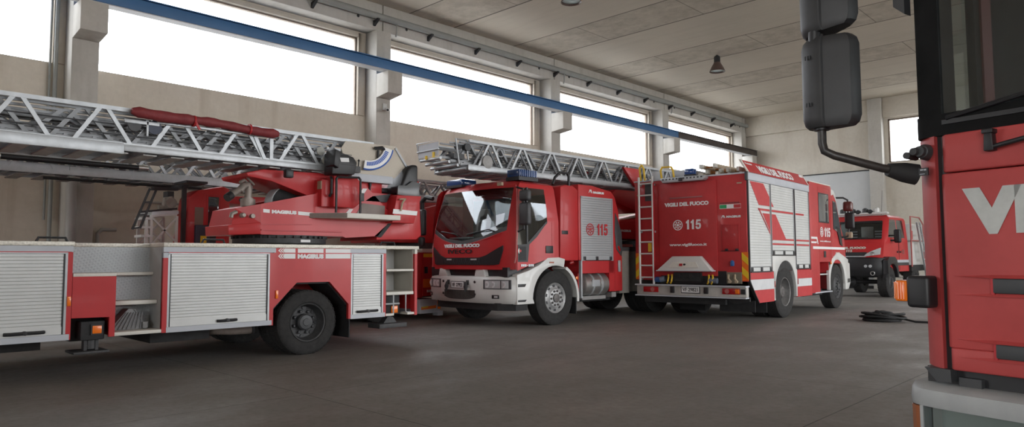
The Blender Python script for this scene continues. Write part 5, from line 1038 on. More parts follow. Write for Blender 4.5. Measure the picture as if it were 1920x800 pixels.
# bumper
bp = E_.part('rear_bumper', MB().box(-2.42, -.02, -.10, .02, .50, .70), mat('worn_white_bumper', (.48, .46, .43), .55, noise=.3, nscale=6, dirt='4a3a30'), bevel=.012); E_.part('bumper_step', MB().box(-2.43, -.01, -.16, .02, .695, .722), GREYP, parent=bp); E_.part('bumper_foot', MB().box(-2.43, -.01, -.16, .02, .475, .50), GREYP, parent=bp)
E_.part('number_plate', MB().box(-1.37, -.985, -.115, -.10, .565, .685), WHITE, parent=bp); E_.part('plate_frame', MB().box(-1.385, -.97, -.108, -.10, .55, .70), BLACK, parent=bp); lettering('VF 29821', (-1.345, -.116, .59), EX, EU, .33, .075, BLACK, bp, E_.off, -.008)
for x0, x1 in ((-2.25, -1.90), (-.50, -.14)):
    E_.part('tail_lamp', MB().box(x0, x1, -.125, -.10, .555, .67), LRED, parent=bp, bevel=.01)
    xr = x0 + .22 if x0 < -1 else x0 + .10
    E_.part('reverse_lamp', MB().lathe([(0,-.13),(.045,-.13),(.045,-.12),(0,-.12)], (xr, 0, .613), 'y', 16), PINK, parent=bp)
E_.part('turn_lamp', MB().box(-.235, -.15, -.13, -.12, .57, .655), ORANGE, parent=bp, bevel=.006); E_.part('side_lamp', MB().box(-.125, -.03, -.125, -.10, .56, .66), BLACK, parent=bp, bevel=.01)
for x in (-1.62, -.88): E_.part('bumper_stop', MB().box(x, x + .09, -.14, -.10, .55, .68), BLACK, parent=bp, bevel=.012)
E_.part('under_body', MB().box(-2.3, -.5, .02, .1, .34, .5).prism([(-.5,.46),(-.3,.36),(.0,.42),(.0,.5),(-.5,.5)], 'y', .0, .04), CHAS)
E_.part('mud_flap', MB().box(-2.1, -1.5, 1.2, 1.22, .12, .55), DARK)
# ladder on the back
ld = E_.part('rear_ladder', MB().tube([(-2.335, -.10, .72), (-2.335, -.10, 2.99)], .024, 10).tube([(-2.01, -.10, .72), (-2.01, -.10, 2.99)], .024, 10), WPAINT, smooth=True)
for k in range(9): E_.part('rung', MB().tube([(-2.335, -.10, .86 + k*.248), (-2.01, -.10, .86 + k*.248)], .017, 8), WPAINT, parent=ld, smooth=True)
for z in (.8, 1.8, 2.8): E_.part('ladder_bracket', MB().box(-2.35, -2.32, -.10, .0, z, z + .04).box(-2.025, -1.995, -.10, .0, z, z + .04), ALU, parent=ld)
E_.part('warning_tape', MB().box(-1.985, -1.982, -.12, -.08, .80, 2.85), DKRED, parent=ld); E_.part('tread_plate', MB().box(-2.24, -2.07, -.012, .0, 2.48, 2.86), DGREY); E_.part('yellow_tag', MB().box(-2.14, -2.06, -.085, -.075, 1.40, 1.58), YPAINT, parent=ld)
for x0, x1, zt in ((-2.40, -2.30, 3.27), (-1.89, -1.60, 3.18)):
    E_.part('grab_handle', MB().tube([(x0, .10, 2.92), (x0, .05, zt - .06), (x0 + .04, .05, zt), (x1 - .04, .05, zt - .01), (x1, .05, zt - .08), (x1, .10, 2.92)], .022, 10), YPAINT, smooth=True)
E_.part('roof_step', MB().prism([(-1.80, 2.92), (-.79, 2.92), (-.79, 2.86), (-.84, 2.82), (-1.74, 2.82)], 'y', -.16, .0), ALU, bevel=.008); E_.part('step_camera', MB().box(-1.36, -1.28, -.19, -.14, 2.83, 2.90), BLACK, bevel=.01)
for k in range(12): E_.part('tread_slot', MB().box(-1.74 + k*.078, -1.70 + k*.078, -.164, -.158, 2.87, 2.90), DGREY)
E_.part('roof_box', MB().box(-1.95, -1.45, .6, 2.6, 2.925, 3.16), GREYP, bevel=.02); E_.part('beacon', MB().box(-1.38, -1.18, .12, .30, 2.99, 3.11), BLUE, bevel=.02); E_.part('beacon_base', MB().box(-1.38, -1.18, .12, .30, 2.925, 2.99), BLACK); E_.part('beacon_post', MB().tube([(-2.15, .4, 2.92), (-2.15, .4, 3.14)], .13, 16), GREYP, smooth=True)
# loose ladders and poles on the roof
def pole_ladder(x0, x1, y0, y1, z, tilt, label, n=6, m=TAN):
    o = build('wooden_ladder', MB().bar((x0, y0, z), (x0, y1, z + tilt), .045, .085).bar((x1, y0, z), (x1, y1, z + tilt), .045, .085), m)
    for k in range(n):
        y = y0 + (y1 - y0) * (k + .5) / n; zz = z + tilt * (k + .5) / n
        build('rung', MB().tube([(x0, y, zz), (x1, y, zz)], .018, 8), WOOD, o)
    build('end_cap', MB().bar((x0, y0 - .01, z), (x0, y0 + .10, z), .06, .088).bar((x1, y0 - .01, z), (x1, y0 + .10, z), .06, .088), CREAM, o)
    f = Vector((math.sin(-.05), math.cos(-.05), 0)); o.location = (-6.04, 12.757, 0); o.rotation_euler = (0, 0, .05)
    tag(o, label, 'ladder', 'wooden ladders on the engine roof'); return o
pole_ladder(-1.12, -.74, .30, 3.1, 2.975, .0, 'wooden ladder lying lowest of the stack of three on the engine roof')
pole_ladder(-1.08, -.78, .55, 3.2, 3.065, .0, 'orange-brown wooden ladder in the middle of the stack of three on the engine roof', m=WOOD)
pole_ladder(-1.12, -.82, .35, 3.0, 3.158, .0, 'pale wooden ladder topmost of the stack of three on the engine roof')
pole_ladder(-.62, -.36, .60, 3.2, 2.975, .0, 'narrow orange-brown ladder on the engine roof just behind the red sign board', m=WOOD)
pole_ladder(-.60, -.38, .50, 3.1, 3.065, .0, 'narrow pale ladder lying on another just behind the red sign board', n=4)
# ---------------------------------------------------------------- small off-road fire truck at the far end
D = Veh('off_road_truck', 'small off-road fire truck with black bumper and knobbly tyres by the end wall', 'fire truck', (-7.10, 24.0, 0), 0., (-.8, 2.5))
hw = .86; cx = -.72
def yfD(x, z):
    t = min(1, abs((x - cx)/.98)); return lerp_tab([(.6, -.02), (1.27, .0), (1.45, .06), (1.62, .16), (1.90, .36), (2.47, .70), (2.60, .84), (2.68, 1.1)])(z) + .22*t**4
def levelD(z, zs, inset=0., win=(2.72, 2.42, 1.66, 1.60, .72)):
    w = .94 - inset; pts = []
    side = [(-w, y) for y in win]
    for x, y in side: pts.append((cx + x, y, zs))
    for x in (-w*.93, -w*.84, -w*.42, 0, w*.42, w*.84, w*.93): pts.append((cx + x, min(yfD(cx + x, z), win[-1] - .02), z))
    for x, y in side[::-1]: pts.append((cx - x, y, zs))
    return pts
lv = [levelD(.95, .80), levelD(1.27, 1.27), levelD(1.62, 1.62, .01), levelD(1.88, 1.92, .02, (2.72, 2.42, 1.66, 1.58, .60)), levelD(2.46, 2.52, .07, (2.70, 2.36, 1.66, 1.56, .95)), levelD(2.58, 2.60, .10, (2.68, 2.32, 1.66, 1.56, 1.0)), levelD(2.67, 2.68, .22, (2.6, 2.3, 1.7, 1.6, 1.15))]
holes = {(3, c): 'windscreen' for c in (6, 7, 8, 9)}
holes[(3, len(lv[0]) - 1)] = 'rear_glass'
for c in (1, 3, 12, 14): holes[(3, c)] = 'side_glass' if c > 6 else 'far_side_glass'
cabD = cab_shell(D, None, lv, holes, RED, {'windscreen': GLASSF, 'side_glass': GLASSD, 'far_side_glass': GLASSD, 'rear_glass': GLASSD})
D.part('cab_interior', MB().box(cx - .8, cx + .8, .55, .8, 1.3, 1.80), INT); D.part('cab_back', MB().box(cx - .84, cx - .52, 2.58, 2.62, 1.2, 2.5).box(cx - .10, cx + .84, 2.58, 2.62, 1.2, 2.5).box(cx - .52, cx - .10, 2.58, 2.62, 1.2, 1.95).box(cx - .52, cx - .10, 2.58, 2.62, 2.36, 2.5), INT); D.part('windscreen_band', strip_patch([cx - .72 + 1.44*k/16 for k in range(17)], lambda x: 2.405, lambda x: 2.475, yfD, .012, .02), BLACK); D.part('windscreen_band', strip_patch([cx - .76 + 1.52*k/16 for k in range(17)], lambda x: 1.865, lambda x: 1.90, yfD, .012, .02), BLACK); D.part('dash_paper', MB().quad((cx - .1, .52, 1.81), (cx + .35, .50, 1.81), (cx + .38, .70, 1.815), (cx - .05, .72, 1.815)), GREYP)
for x in (cx - .42, cx + .42):
    st = D.part('cab_seat', MB().box(x - .22, x + .22, 1.1, 1.5, 1.3, 1.55).box(x - .21, x + .21, 1.45, 1.55, 1.55, 2.25), INT, bevel=.04)
    for k in range(4): D.part('seat_slot', MB().box(x - .14, x + .14, 1.435, 1.455, 1.86 + k*.09, 1.90 + k*.09), GREYP, parent=st)  # pale bars painted as the brightness showing through the seat slots
xs = [cx - .94 + 1.88*k/20 for k in range(21)]
bm_secs = []
for x in xs:
    t = abs((x - cx)/.98); y = yfD(x, 1.0) - .10 + .05*t
    bm_secs.append([(x, y + .06, .67), (x, y, .80), (x, y - .02, 1.0), (x, y + .03, 1.24), (x, y + .12, 1.29), (x, y + .5, 1.29), (x, y + .5, .67)])
bu = D.part('bumper', MB().loft(bm_secs), BLACK, smooth=45)
for s in (-1, 1):
    for dx in (.42, .55): 
        x = cx + s*dx; D.part('fog_lamp', MB().lathe([(0,-.01),(.045,-.01),(.05,.03),(0,.03)], (x, yfD(x, 1.0) - .11, .99), 'y', 14), CLEAR, parent=bu)
    D.part('tow_eye', MB().tube([(cx + s*.62 + .06*math.cos(a), yfD(cx, 1) - .10 + 0*a, .76 + .06*math.sin(a)) for a in [k*PI/5 for k in range(10)]], .016, 6, closed=True), STEEL, parent=bu)
    xa, xb = (cx + .36, cx + .80) if s > 0 else (cx - .36, cx - .80)
    n = 8; X = [xa + (xb - xa)*k/n for k in range(n+1)]
    if s < 0: X = X[::-1]
    lo = (lambda x, xa=xa, xb=xb: 1.30 + .06*((x-xa)/(xb-xa))); hi = (lambda x, xa=xa, xb=xb: 1.33 + .25*((x-xa)/(xb-xa))**.7)
    hl = D.part('headlamp', strip_patch(X, lo, hi, yfD, .015, .03), CLEAR)
    xx = xa + (xb - xa)*.55; D.part('reflector', MB().lathe([(0,-.02),(.055,-.03),(.06,.0),(0,0)], (xx, yfD(xx, 1.40) - .02, 1.39), 'y', 14), STEEL, parent=hl)
D.part('grille', strip_patch([cx - .42 + .84*k/10 for k in range(11)], lambda x: 1.315, lambda x: 1.44, yfD, .012, .02), BLACK); D.part('grille_bar', strip_patch([cx - .40 + .80*k/10 for k in range(11)], lambda x: 1.285, lambda x: 1.32, yfD, .02, .02), ALU)
bend_text(D, 'VIGILI DEL FUOCO', cx - .80, 1.545, 1.18, .075, yfD, CREAM, .012, .04); bend_text(D, '115', cx - .22, 1.445, .20, .085, yfD, CREAM, .012, .05)
D.part('wiper', MB().tube([(cx - .1, yfD(cx, 1.9) - .03, 1.90), (cx + .4, yfD(cx + .4, 1.92) - .04, 1.93)], .012, 6), BLACK)
for x in (cx + .93, cx - 1.02):
    D.part('wheel_arch', MB().prism([(.02,.70)] + arc(.52,.52,.55,170,10,12) + [(1.14,.62),(1.18,.80),(1.02,1.18),(.80,1.29),(.30,1.29),(.02,1.18)], 'x', x - .03, x + .12), BLACK, bevel=.02)
for x, y, fl in ((cx + .84, .52, 0), (cx - .84, .52, 1), (cx + .84, 3.35, 0), (cx - .84, 3.35, 1)): wheel(D, 'D', x, y, .485, fl)
D.part('axle', MB().tube([(cx - .8, .52, .48), (cx + .8, .52, .48)], .07, 10).lathe([(0,-.2),(.15,-.1),(.17,.1),(0,.2)], (cx - .2, .52, .46), 'y', 14).box(cx - .5, cx + .5, .3, 5.0, .62, .80), CHAS)
D.part('side_band', MB().box(cx + .935, cx + .95, 1.18, 2.70, 1.0, 1.10), DGREY); D.part('side_band', MB().box(cx + .935, cx + .948, 1.18, 2.70, 1.10, 1.19), GREYP); D.part('door_seam', MB().box(cx + .935, cx + .946, 1.64, 1.655, .85, 1.9), BLACK); D.part('door_handle', MB().box(cx + .94, cx + .96, 1.40, 1.52, 1.42, 1.48), BLACK); D.part('door_handle', MB().box(cx + .94, cx + .96, 1.72, 1.84, 1.42, 1.48), BLACK); D.text('115', (cx + .945, 1.95, 1.38), R_, U_, .32, .15, PINK, .04)
mr = D.part('mirror', MB().box(cx + 1.02, cx + 1.22, .80, .98, 1.74, 2.18), BLACK, bevel=.05, seg=3); D.part('mirror_arm', MB().tube([(cx + .90, .82, 1.82), (cx + 1.1, .88, 1.82)], .03, 8).tube([(cx + .90, .85, 1.98), (cx + 1.1, .88, 1.98)], .025, 8), BLACK, parent=mr)
lb = D.part('light_bar', MB().box(cx - .8, cx + .8, 1.0, 1.25, 2.70, 2.78), WPAINT, bevel=.02)
for x in (-.62, -.30, .10, .45): D.part('beacon', MB().lathe([(0, 2.78), (.10, 2.78), (.09, 2.90), (.04, 2.93), (0, 2.93)], (cx + x, 1.12, 0), 'z', 16), WPAINT if x in (.45,) else DGREY, parent=lb, smooth=40)
for x in (-.1, .28): D.part('work_lamp', MB().lathe([(0, .0), (.075, .0), (.08, .06), (0, .08)], (cx + x, 1.0, 2.80), 'y', 14), BLACK, parent=lb)
for s in (0, .28): D.part('side_step', MB().tube([(cx + .80, 1.30 + s, .80), (cx + .98, 1.34 + s, .62), (cx + .98, 1.50 + s, .60), (cx + .82, 1.54 + s, .78)], .025, 8), STEEL, smooth=True)
D.part('rear_box', MB().box(cx - .95, cx + .92, 3.1, 5.2, 1.0, 2.45), WPAINT, bevel=.02); D.part('rear_tray', MB().box(cx - 1.0, cx + 1.0, 2.8, 5.3, .80, 1.0), CHAS); D.part('box_panel', MB().box(cx + .92, cx + .935, 3.12, 3.35, 1.9, 2.2), RED2)
rk = D.part('ladder_rack', MB().tube([(cx + 1.02, 2.80, .95), (cx + 1.02, 2.80, 2.68), (cx + 1.02, 3.9, 2.68), (cx + 1.02, 4.4, 2.45), (cx + 1.02, 4.4, .95)], .026, 8).tube([(cx + 1.02, 2.8, 1.85), (cx + 1.02, 4.4, 1.85)], .022, 8), PINK, smooth=True)
l2 = D.part('leaning_ladder', MB().bar((cx + 1.10, 3.25, 2.50), (cx + 1.16, 4.05, .50), .05, .06).bar((cx + 1.10, 3.65, 2.50), (cx + 1.16, 4.45, .50), .05, .06), ALU)
for k in range(7): D.part('rung', MB().tube([(cx + 1.10 + .008*k, 3.30 + .115*k, 2.36 - .29*k), (cx + 1.10 + .008*k, 3.70 + .115*k, 2.36 - .29*k)], .018, 8), ALU, parent=l2)
D.part('aerial', MB().tube([(cx + .6, 1.1, 2.68), (cx + .62, 1.2, 3.5)], .006, 6), BLACK)

# ---------------------------------------------------------------- second ladder truck, behind the nearest one
F = Veh('ladder_truck', 'ladder truck mostly hidden, low silver ladder and red cabin beyond the checker-plate deck', 'fire truck', (-11.6, 0, 0), 0., (-1.2, 6.0))
F.part('body', MB().box(-2.3, -.02, 5.5, 9.25, .45, 1.40).box(-2.3, -.02, 10.2, 11.4, .45, 1.40), RED); F.part('deck', MB().box(-2.32, .01, 5.4, 11.5, 1.40, 1.44), CHECK); F.part('chassis_frame', MB().box(-1.7, -.6, 3.9, 11.2, .42, .72), CHAS)
cabF = F.part('cab', MB().prism([(4.42,.55),(4.40,1.3),(4.52,2.30),(4.66,2.43),(5.10,2.53),(5.22,2.48),(5.24,.55)], 'x', -.72, -.28), RED, bevel=.04)
F.part('cab_window', MB().box(-.285, -.27, 4.84, 5.02, 1.84, 2.33), mat('dark_side_glass', (0,0,0)), parent=cabF, bevel=.03); F.part('window_frame', MB().box(-.285, -.275, 4.81, 5.05, 1.80, 2.37), DKRED, parent=cabF, bevel=.03); F.part('cab_window', MB().box(-.285, -.27, 4.62, 4.76, 1.76, 2.14), mat('brown_tinted_glass', (.19, .155, .13), .3), parent=cabF); F.part('cab_grille', MB().box(-.285, -.27, 4.86, 4.98, 1.52, 1.72), BLACK, parent=cabF)
F.part('cab_roof_frame', MB().box(-.75, -.2, 4.40, 4.48, 2.44, 2.50).box(-.28, -.22, 4.40, 4.46, 1.45, 2.48).box(-.75, -.22, 4.45, 4.8, 2.535, 2.575), BLACK); F.part('battery_box', MB().box(-.7, -.22, 4.62, 4.86, 1.44, 1.84), mat('navy_box', (.035, .038, .06), .5), bevel=.01); F.part('yellow_label', MB().box(-.22, -.215, 4.70, 4.80, 1.50, 1.66), YELL)
tf = F.part('turret_frame', MB().prism([(8.6,1.62),(8.5,1.78),(9.2,2.25),(10.2,2.5),(11.2,2.5),(11.2,1.62)], 'x', -1.75, -.65), RED, bevel=.02); F.part('turntable_ring', MB().lathe([(0, 1.44), (.6, 1.44), (.6, 1.62), (0, 1.62)], (-1.2, 9.9, 0), 'z', 32), RIMD, smooth=40)
F.part('lifting_arm', MB().prism([(5.35,2.28),(5.45,2.42),(10.5,2.58),(10.5,2.30)], 'x', -1.5, -.9), RED, bevel=.02); F.part('arm_hole', MB().lathe([(0,0),(.05,0),(.05,.01),(0,.01)], (-.9, 5.7, 2.36), 'x', 14), BLACK)
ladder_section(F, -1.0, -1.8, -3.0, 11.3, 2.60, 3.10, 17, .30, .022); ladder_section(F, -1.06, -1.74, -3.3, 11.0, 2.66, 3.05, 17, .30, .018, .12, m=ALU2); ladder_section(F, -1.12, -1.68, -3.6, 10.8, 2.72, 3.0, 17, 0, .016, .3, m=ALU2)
F.part('ladder_side_rail', MB().box(-1.01, -.98, 2.95, 11.3, 2.60, 2.74).box(-1.02, -.99, -3.0, 2.95, 2.62, 2.75), ALU, bevel=.006)
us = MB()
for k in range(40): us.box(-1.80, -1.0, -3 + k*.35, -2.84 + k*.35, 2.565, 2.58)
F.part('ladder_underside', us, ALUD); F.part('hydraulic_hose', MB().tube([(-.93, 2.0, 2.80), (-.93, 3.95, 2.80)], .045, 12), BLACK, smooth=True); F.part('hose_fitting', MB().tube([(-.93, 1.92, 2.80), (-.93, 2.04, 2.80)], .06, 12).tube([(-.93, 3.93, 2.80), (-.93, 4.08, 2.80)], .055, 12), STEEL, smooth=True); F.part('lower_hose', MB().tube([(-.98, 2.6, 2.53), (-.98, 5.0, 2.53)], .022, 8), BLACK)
for x, y, fl in ((-.2, 8.2, 0), (-2.15, 8.2, 1), (-.3, 4.85, 0), (-2.15, 4.85, 1)): wheel(F, 'A', x, y, .425, fl)
F.part('rear_post', MB().box(-.6, .0, 9.25, 9.55, .48, 1.44), RED); F.part('post_cap', MB().box(-.6, .01, 9.22, 9.9, 1.44, 1.48), CREAM)
for z0, z1, m in ((.66, .84, ORAD), (1.30, 1.38, YELL)): F.part('reflective_band', MB().box(.0, .006, 9.26, 9.53, z0, z1), m)
F.part('post_latch', MB().box(.0, .012, 9.29, 9.37, .96, 1.10), BLACK); F.part('post_handle', MB().box(.0, .012, 9.36, 9.48, .56, .61), WPAINT)
og = F.part('outrigger_beam', MB().box(-.8, .06, 9.12, 9.66, .12, .42), GREYP, bevel=.012); F.part('beam_foot', MB().box(-.1, .10, 9.60, 9.72, .06, .16), GREYP, parent=og); F.part('beam_stripe', MB().prism([(9.16,.20),(9.56,.22),(9.56,.28),(9.16,.26)], 'x', .06, .066), ORAD, parent=og); F.part('beam_stripe', MB().prism([(9.18,.235),(9.34,.245),(9.34,.275),(9.18,.265)], 'x', .066, .069), YELL, parent=og); F.part('beam_lamp', MB().box(.05, .085, 9.60, 9.67, .20, .38), ORANGE, parent=og, bevel=.008)
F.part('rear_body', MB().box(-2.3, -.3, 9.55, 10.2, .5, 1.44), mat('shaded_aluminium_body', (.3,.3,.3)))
# grey stand with fire pump and black ladder ahead of that cab
S = bpy.data.objects.new('pump_stand', None); C.objects.link(S); S.location = (-11.95, 4.1, 0); tag(S, 'grey frame stand carrying a pipework pump and a slanted black ladder by the wall', 'stand')
SO = (-11.95, 4.1, 0)
def sp(name, mb, m, **k): return build(name, mb, m, S, SO, **k)
fm = MB(); x0, x1, y0, y1 = -12.5, -11.9, 3.95, 4.34
for x in (x0, x1):
    for y in (y0, y1): fm.box(x - .02, x + .02, y - .02, y + .02, 0, 1.98)
    fm.bar((x, y0, 1.98), (x, y1, 2.03), .03, .07); fm.bar((x, y0, 1.5), (x, y1, 1.95), .02, .03); fm.bar((x, y1, 1.55), (x, y0, 1.95), .02, .03)
sp('frame', fm, WPAINT); sp('tabletop', MB().prism([(3.95,1.98),(4.36,2.01),(4.36,2.07),(3.95,2.04)], 'x', x0 - .03, x1 + .03), ALU); sp('step_post', MB().box(-11.92, -11.88, 3.86, 3.90, 0, 1.9), WPAINT); 
for z in (1.46, 1.62, 1.76, 1.90): sp('step_bar', MB().box(-12.2, -11.87, 3.80, 3.98, z, z + .04), WPAINT)
sp('pump', MB().tube([(-12.1, 4.12, 2.11), (-12.1, 4.33, 2.13)], .05, 12).tube([(-12.1, 4.2, 2.12), (-12.1, 4.22, 2.26), (-12.1, 4.34, 2.28)], .04, 12).tube([(-12.1, 4.28, 2.12), (-12.1, 4.32, 2.30)], .045, 12).lathe([(0,0),(.09,0),(.09,.05),(0,.05)], (-12.08, 4.30, 2.2), 'x', 16), PIPEM, smooth=True)
sp('pump_base', MB().box(-12.3, -11.95, 4.05, 4.36, 2.04, 2.075), BLACK); sp('pump_column', MB().box(-12.3, -12.1, 4.26, 4.36, 2.26, 2.40), DGREY)
bl = MB(); p = [(3.90, 2.40), (3.66, 1.74)]; q = [(4.0, 2.40), (3.77, 1.76)]
bl.bar((-11.85, *p[0]), (-11.85, *p[1]), .03, .03, (1,0,0)).bar((-11.85, *q[0]), (-11.85, *q[1]), .03, .03, (1,0,0))
lad = sp('black_ladder', bl, BLACK)
for t in (.02, .34, .66, .98): build('rung', MB().bar((-11.85, p[0][0] + (p[1][0]-p[0][0])*t, p[0][1] + (p[1][1]-p[0][1])*t), (-11.85, q[0][0] + (q[1][0]-q[0][0])*t, q[0][1] + (q[1][1]-q[0][1])*t), .025, .025), BLACK, lad, SO)
sp('ladder_arm', MB().bar((-11.85, 3.78, 2.02), (-11.9, 4.34, 2.10), .03, .03).bar((-11.85, 3.94, 2.40), (-11.9, 4.33, 2.42), .10, .05), BLACK)

# ---------------------------------------------------------------- truck front close to the camera, right edge
G = Veh('truck', 'faded red truck cab very close to the viewer, amber indicator and cranked mirror arm', 'fire truck', (-.611, 2.611, 0), .242, (1.15, .9))
W_ = 2.30; GBLK = mat('matt_black_rubber', (.009, .009, .009), .85, spec=.2, noise=.3, nscale=12)
def yfG(x, z):
    xe = min(x + .052, W_ + .052 - x); xe = max(xe, 0)
    return -.015 + (.09*(1 - xe/.12)**2 if xe < .12 else 0)
# red shell below the windscreen
secs = []
xs = [-.05, -.047, -.04, -.03, -.015, .0, .02, .036]
def shell(name, xs, z0, z1, m, rear, bev=0):
    top = [(x, yfG(x, 0)) for x in xs]; poly = top + [(xs[-1], rear), (xs[0], rear)]
    return G.part(name, MB().prism(poly, 'z', z0, z1), m, smooth=35)
corner = shell('corner_panel', xs, .885, 1.64, RED3, .10)
G.part('cab_side', MB().box(-.05, -.02, .10, 1.9, .75, 1.64), RED3); G.part('cab_side', MB().box(W_ - .02, W_, .0, 1.9, .75, 1.64), RED3)
G.part('panel_gap', MB().box(.03, .075, .012, .05, .88, 1.64), BLACK)
fp = G.part('front_panel', MB().prism([(.062, -.012), (.075, -.026), (W_ - .08, -.026), (W_ - .05, .03), (.062, .03)], 'z', 1.515, 1.638), RED3, bevel=.006)
G.part('front_panel', MB().prism([(.053, -.006), (.066, -.020), (W_ - .08, -.020), (W_ - .05, .03), (.052, .03)], 'z', .955, 1.512).prism([(.058, -.006), (.07, -.020), (W_ - .08, -.020), (W_ - .05, .03), (.058, .03)], 'z', .885, .955), RED3, bevel=.005)
def slot(z0, z1):
    s = G.part('grille_slot', MB().box(.195, W_ - .2, -.028, -.012, z0 + .004, z1), DGREY, bevel=.004)
    G.part('slot_recess', MB().prism([(.19, z0), (.20, z0), (.20, z1 + .006), (.19, z1 + .006)], 'y', -.027, -.018), DKRED, parent=s)
    G.part('slot_lip', MB().loft([[(.085, -.021, z1 + .004), (.085, -.020, z1 + .008), (.085, -.018, z1 + .004)], [(.195, -.034, z1 + .000), (.195, -.020, z1 + .010), (.195, -.018, z1)], [(W_ - .3, -.034, z1), (W_ - .3, -.020, z1 + .010), (W_ - .3, -.018, z1)]]), RED3, parent=s)
    G.part('slot_sill', MB().loft([[(.085, -.021, z0 - .004), (.085, -.020, z0 + .002), (.085, -.018, z0 - .004)], [(.195, -.028, z0 - .006), (.195, -.020, z0 + .004), (.195, -.018, z0 - .004)], [(W_ - .3, -.028, z0 - .006), (W_ - .3, -.020, z0 + .004), (W_ - .3, -.018, z0 - .004)]]), RED3, parent=s)
slot(1.128, 1.178); slot(.932, .98)
txt_asp = text_mesh('VIGILI DEL FUOCO', .04)[2]
G.text('VIGILI DEL FUOCO', (.12, -.021, 1.312), EX, EU, 1.72, .148, mat('grey_white_lettering', (.50, .51, .49), .6, noise=.15, nscale=20), bold=.04, t=.002)
# windscreen, frame, cab box with windows you can see through
wf = G.part('windscreen_frame', MB().prism([(-.045, .10), (-.042, .05), (-.03, .02), (.0, .0), (W_ - .05, .0), (W_, .08), (W_, .14), (-.045, .14)], 'z', 1.64, 1.712).prism([(-.045, .12), (-.04, .05), (-.025, .02), (.02, .006), (.055, .006), (.055, .03), (.0, .04), (-.02, .12)], 'z', 1.71, 2.55).box(W_ - .06, W_, .0, .12, 1.7, 2.55), GBLK, smooth=35)
G.part('windscreen', MB().box(.05, W_ - .05, .014, .016, 1.70, 2.5), GLASSF, parent=wf)
cb = G.part('cab_rear_wall', MB().box(-.05, W_, 1.85, 1.9, .75, 1.75).box(-.05, W_, 1.85, 1.9, 2.42, 2.6).box(-.05, .42, 1.85, 1.9, 1.75, 2.42).box(.98, 1.32, 1.85, 1.9, 1.75, 2.42).box(1.9, W_, 1.85, 1.9, 1.75, 2.42), INT)
G.part('cab_roof', MB().box(-.04, W_, .02, 1.9, 2.52, 2.62), RED3, bevel=.03); G.part('cab_floor', MB().box(-.02, W_, .05, 1.85, .8, 1.0), INT); G.part('dashboard', MB().box(.0, W_ - .03, .05, .40, 1.2, 1.66), INT, bevel=.04)
G.part('side_window', MB().box(-.043, -.041, .26, .44, 1.68, 2.42), GLASSD); G.part('side_window', MB().box(-.043, -.041, .86, 1.5, 1.68, 2.42), GLASSD); G.part('side_frame', MB().box(-.05, -.02, .10, .265, 1.64, 2.55).box(-.05, -.02, .43, .875, 1.64, 2.55).box(-.05, -.02, 1.48, 1.9, 1.64, 2.55).box(-.05, -.02, .265, 1.48, 2.40, 2.55).box(-.05, -.02, .265, 1.48, 1.64, 1.76), GBLK)
G.part('door_pillar', MB().box(-.02, -.012, .47, .545, 1.2, 2.50), mat('dark_red_trim', (.12, .02, .018), .7))
for x in (.50, 1.7): G.part('cab_seat', MB().box(x - .25, x + .25, .8, 1.3, 1.0, 1.35).box(x - .24, x + .24, 1.25, 1.40, 1.35, 1.95), INT, bevel=.05)
G.part('wiper', MB().tube([(.075, -.006, 1.695), (.5, -.012, 1.76), (1.1, -.015, 1.80)], .008, 8).box(.06, .62, -.006, .0, 1.675, 1.69), BLACK)
hk = G.part('wiper_arm', MB().prism([(.20, 1.565), (.228, 1.565), (.225, 1.62), (.203, 1.625)], 'y', -.055, -.026).tube([(.215, -.045, 1.575), (.26, -.05, 1.582), (.40, -.05, 1.605), (.7, -.04, 1.64)], .008, 8), BLACK, bevel=.003)
G.part('arm_cap', MB().box(.198, .230, -.06, -.026, 1.618, 1.632), BLACK, parent=hk, bevel=.003)
# mirror on its cranked arm
mi = G.part('mirror_arm', MB().tube([(-.045, .0, 1.530), (-.10, -.08, 1.545), (-.205, -.185, 1.594), (-.232, -.2, 1.612), (-.240, -.2, 1.64), (-.240, -.2, 1.75), (-.240, -.2, 2.2)], .0145, 14), mat('worn_black_tube', (.022, .02, .02), .4, noise=.4, nscale=30, dirt='4a4038'), smooth=True)
G.part('arm_gaiter', MB().tube([(-.035, .01, 1.522), (-.06, -.02, 1.53), (-.09, -.065, 1.540)], .03, 14, taper=[.036, .034, .022]), DARK, parent=mi, smooth=True)
def mhead(name, z0, z1, m, w=0., tilt=0.):
    poly = [(-.300, -.150), (-.306, -.185), (-.303, -.208), (-.293, -.226), (-.275, -.240), (-.250, -.248), (-.215, -.250), (-.206, -.246), (-.204, -.236), (-.128, -.200), (-.122, -.185), (-.122, -.150), (-.14, -.140), (-.29, -.140)]
    secs = []
    for z, s in ((z0, .80), (z0 + .012, .93), (z0 + .035, 1.), (z1 - .035, 1.), (z1 - .012, .93), (z1, .80)):
        secs.append([(-.212 + (x + .212)*s, -.19 + (y + .19)*s, z + (tilt*(x + .2) if z < z0 + .05 else 0)) for x, y in poly])
    return G.part(name, MB().loft(secs), m, parent=mi, smooth=28)
MIRM = mat('mirror_housing_plastic', (.028, .028, .030), .5, noise=.2, nscale=12)
h1 = mhead('mirror_housing', 1.692, 2.008, MIRM); h2 = mhead('mirror_head', 2.03, 2.24, MIRM, 0., .16); G.part('visor_mirror', MB().loft([[(-.052, .01, 2.082), (-.052, .05, 2.082), (-.052, .05, 2.2), (-.052, .01, 2.2)], [(-.085, .0, 2.115), (-.085, .05, 2.115), (-.085, .05, 2.2), (-.085, .0, 2.2)]]), DGREY)
G.part('mirror_socket', MB().tube([(-.240, -.2, 1.685), (-.240, -.2, 1.705)], .026, 14), BLACK, parent=mi, smooth=True); G.part('mirror_socket', MB().tube([(-.240, -.225, 1.995), (-.240, -.225, 2.03)], .02, 14), BLACK, parent=mi, smooth=True)
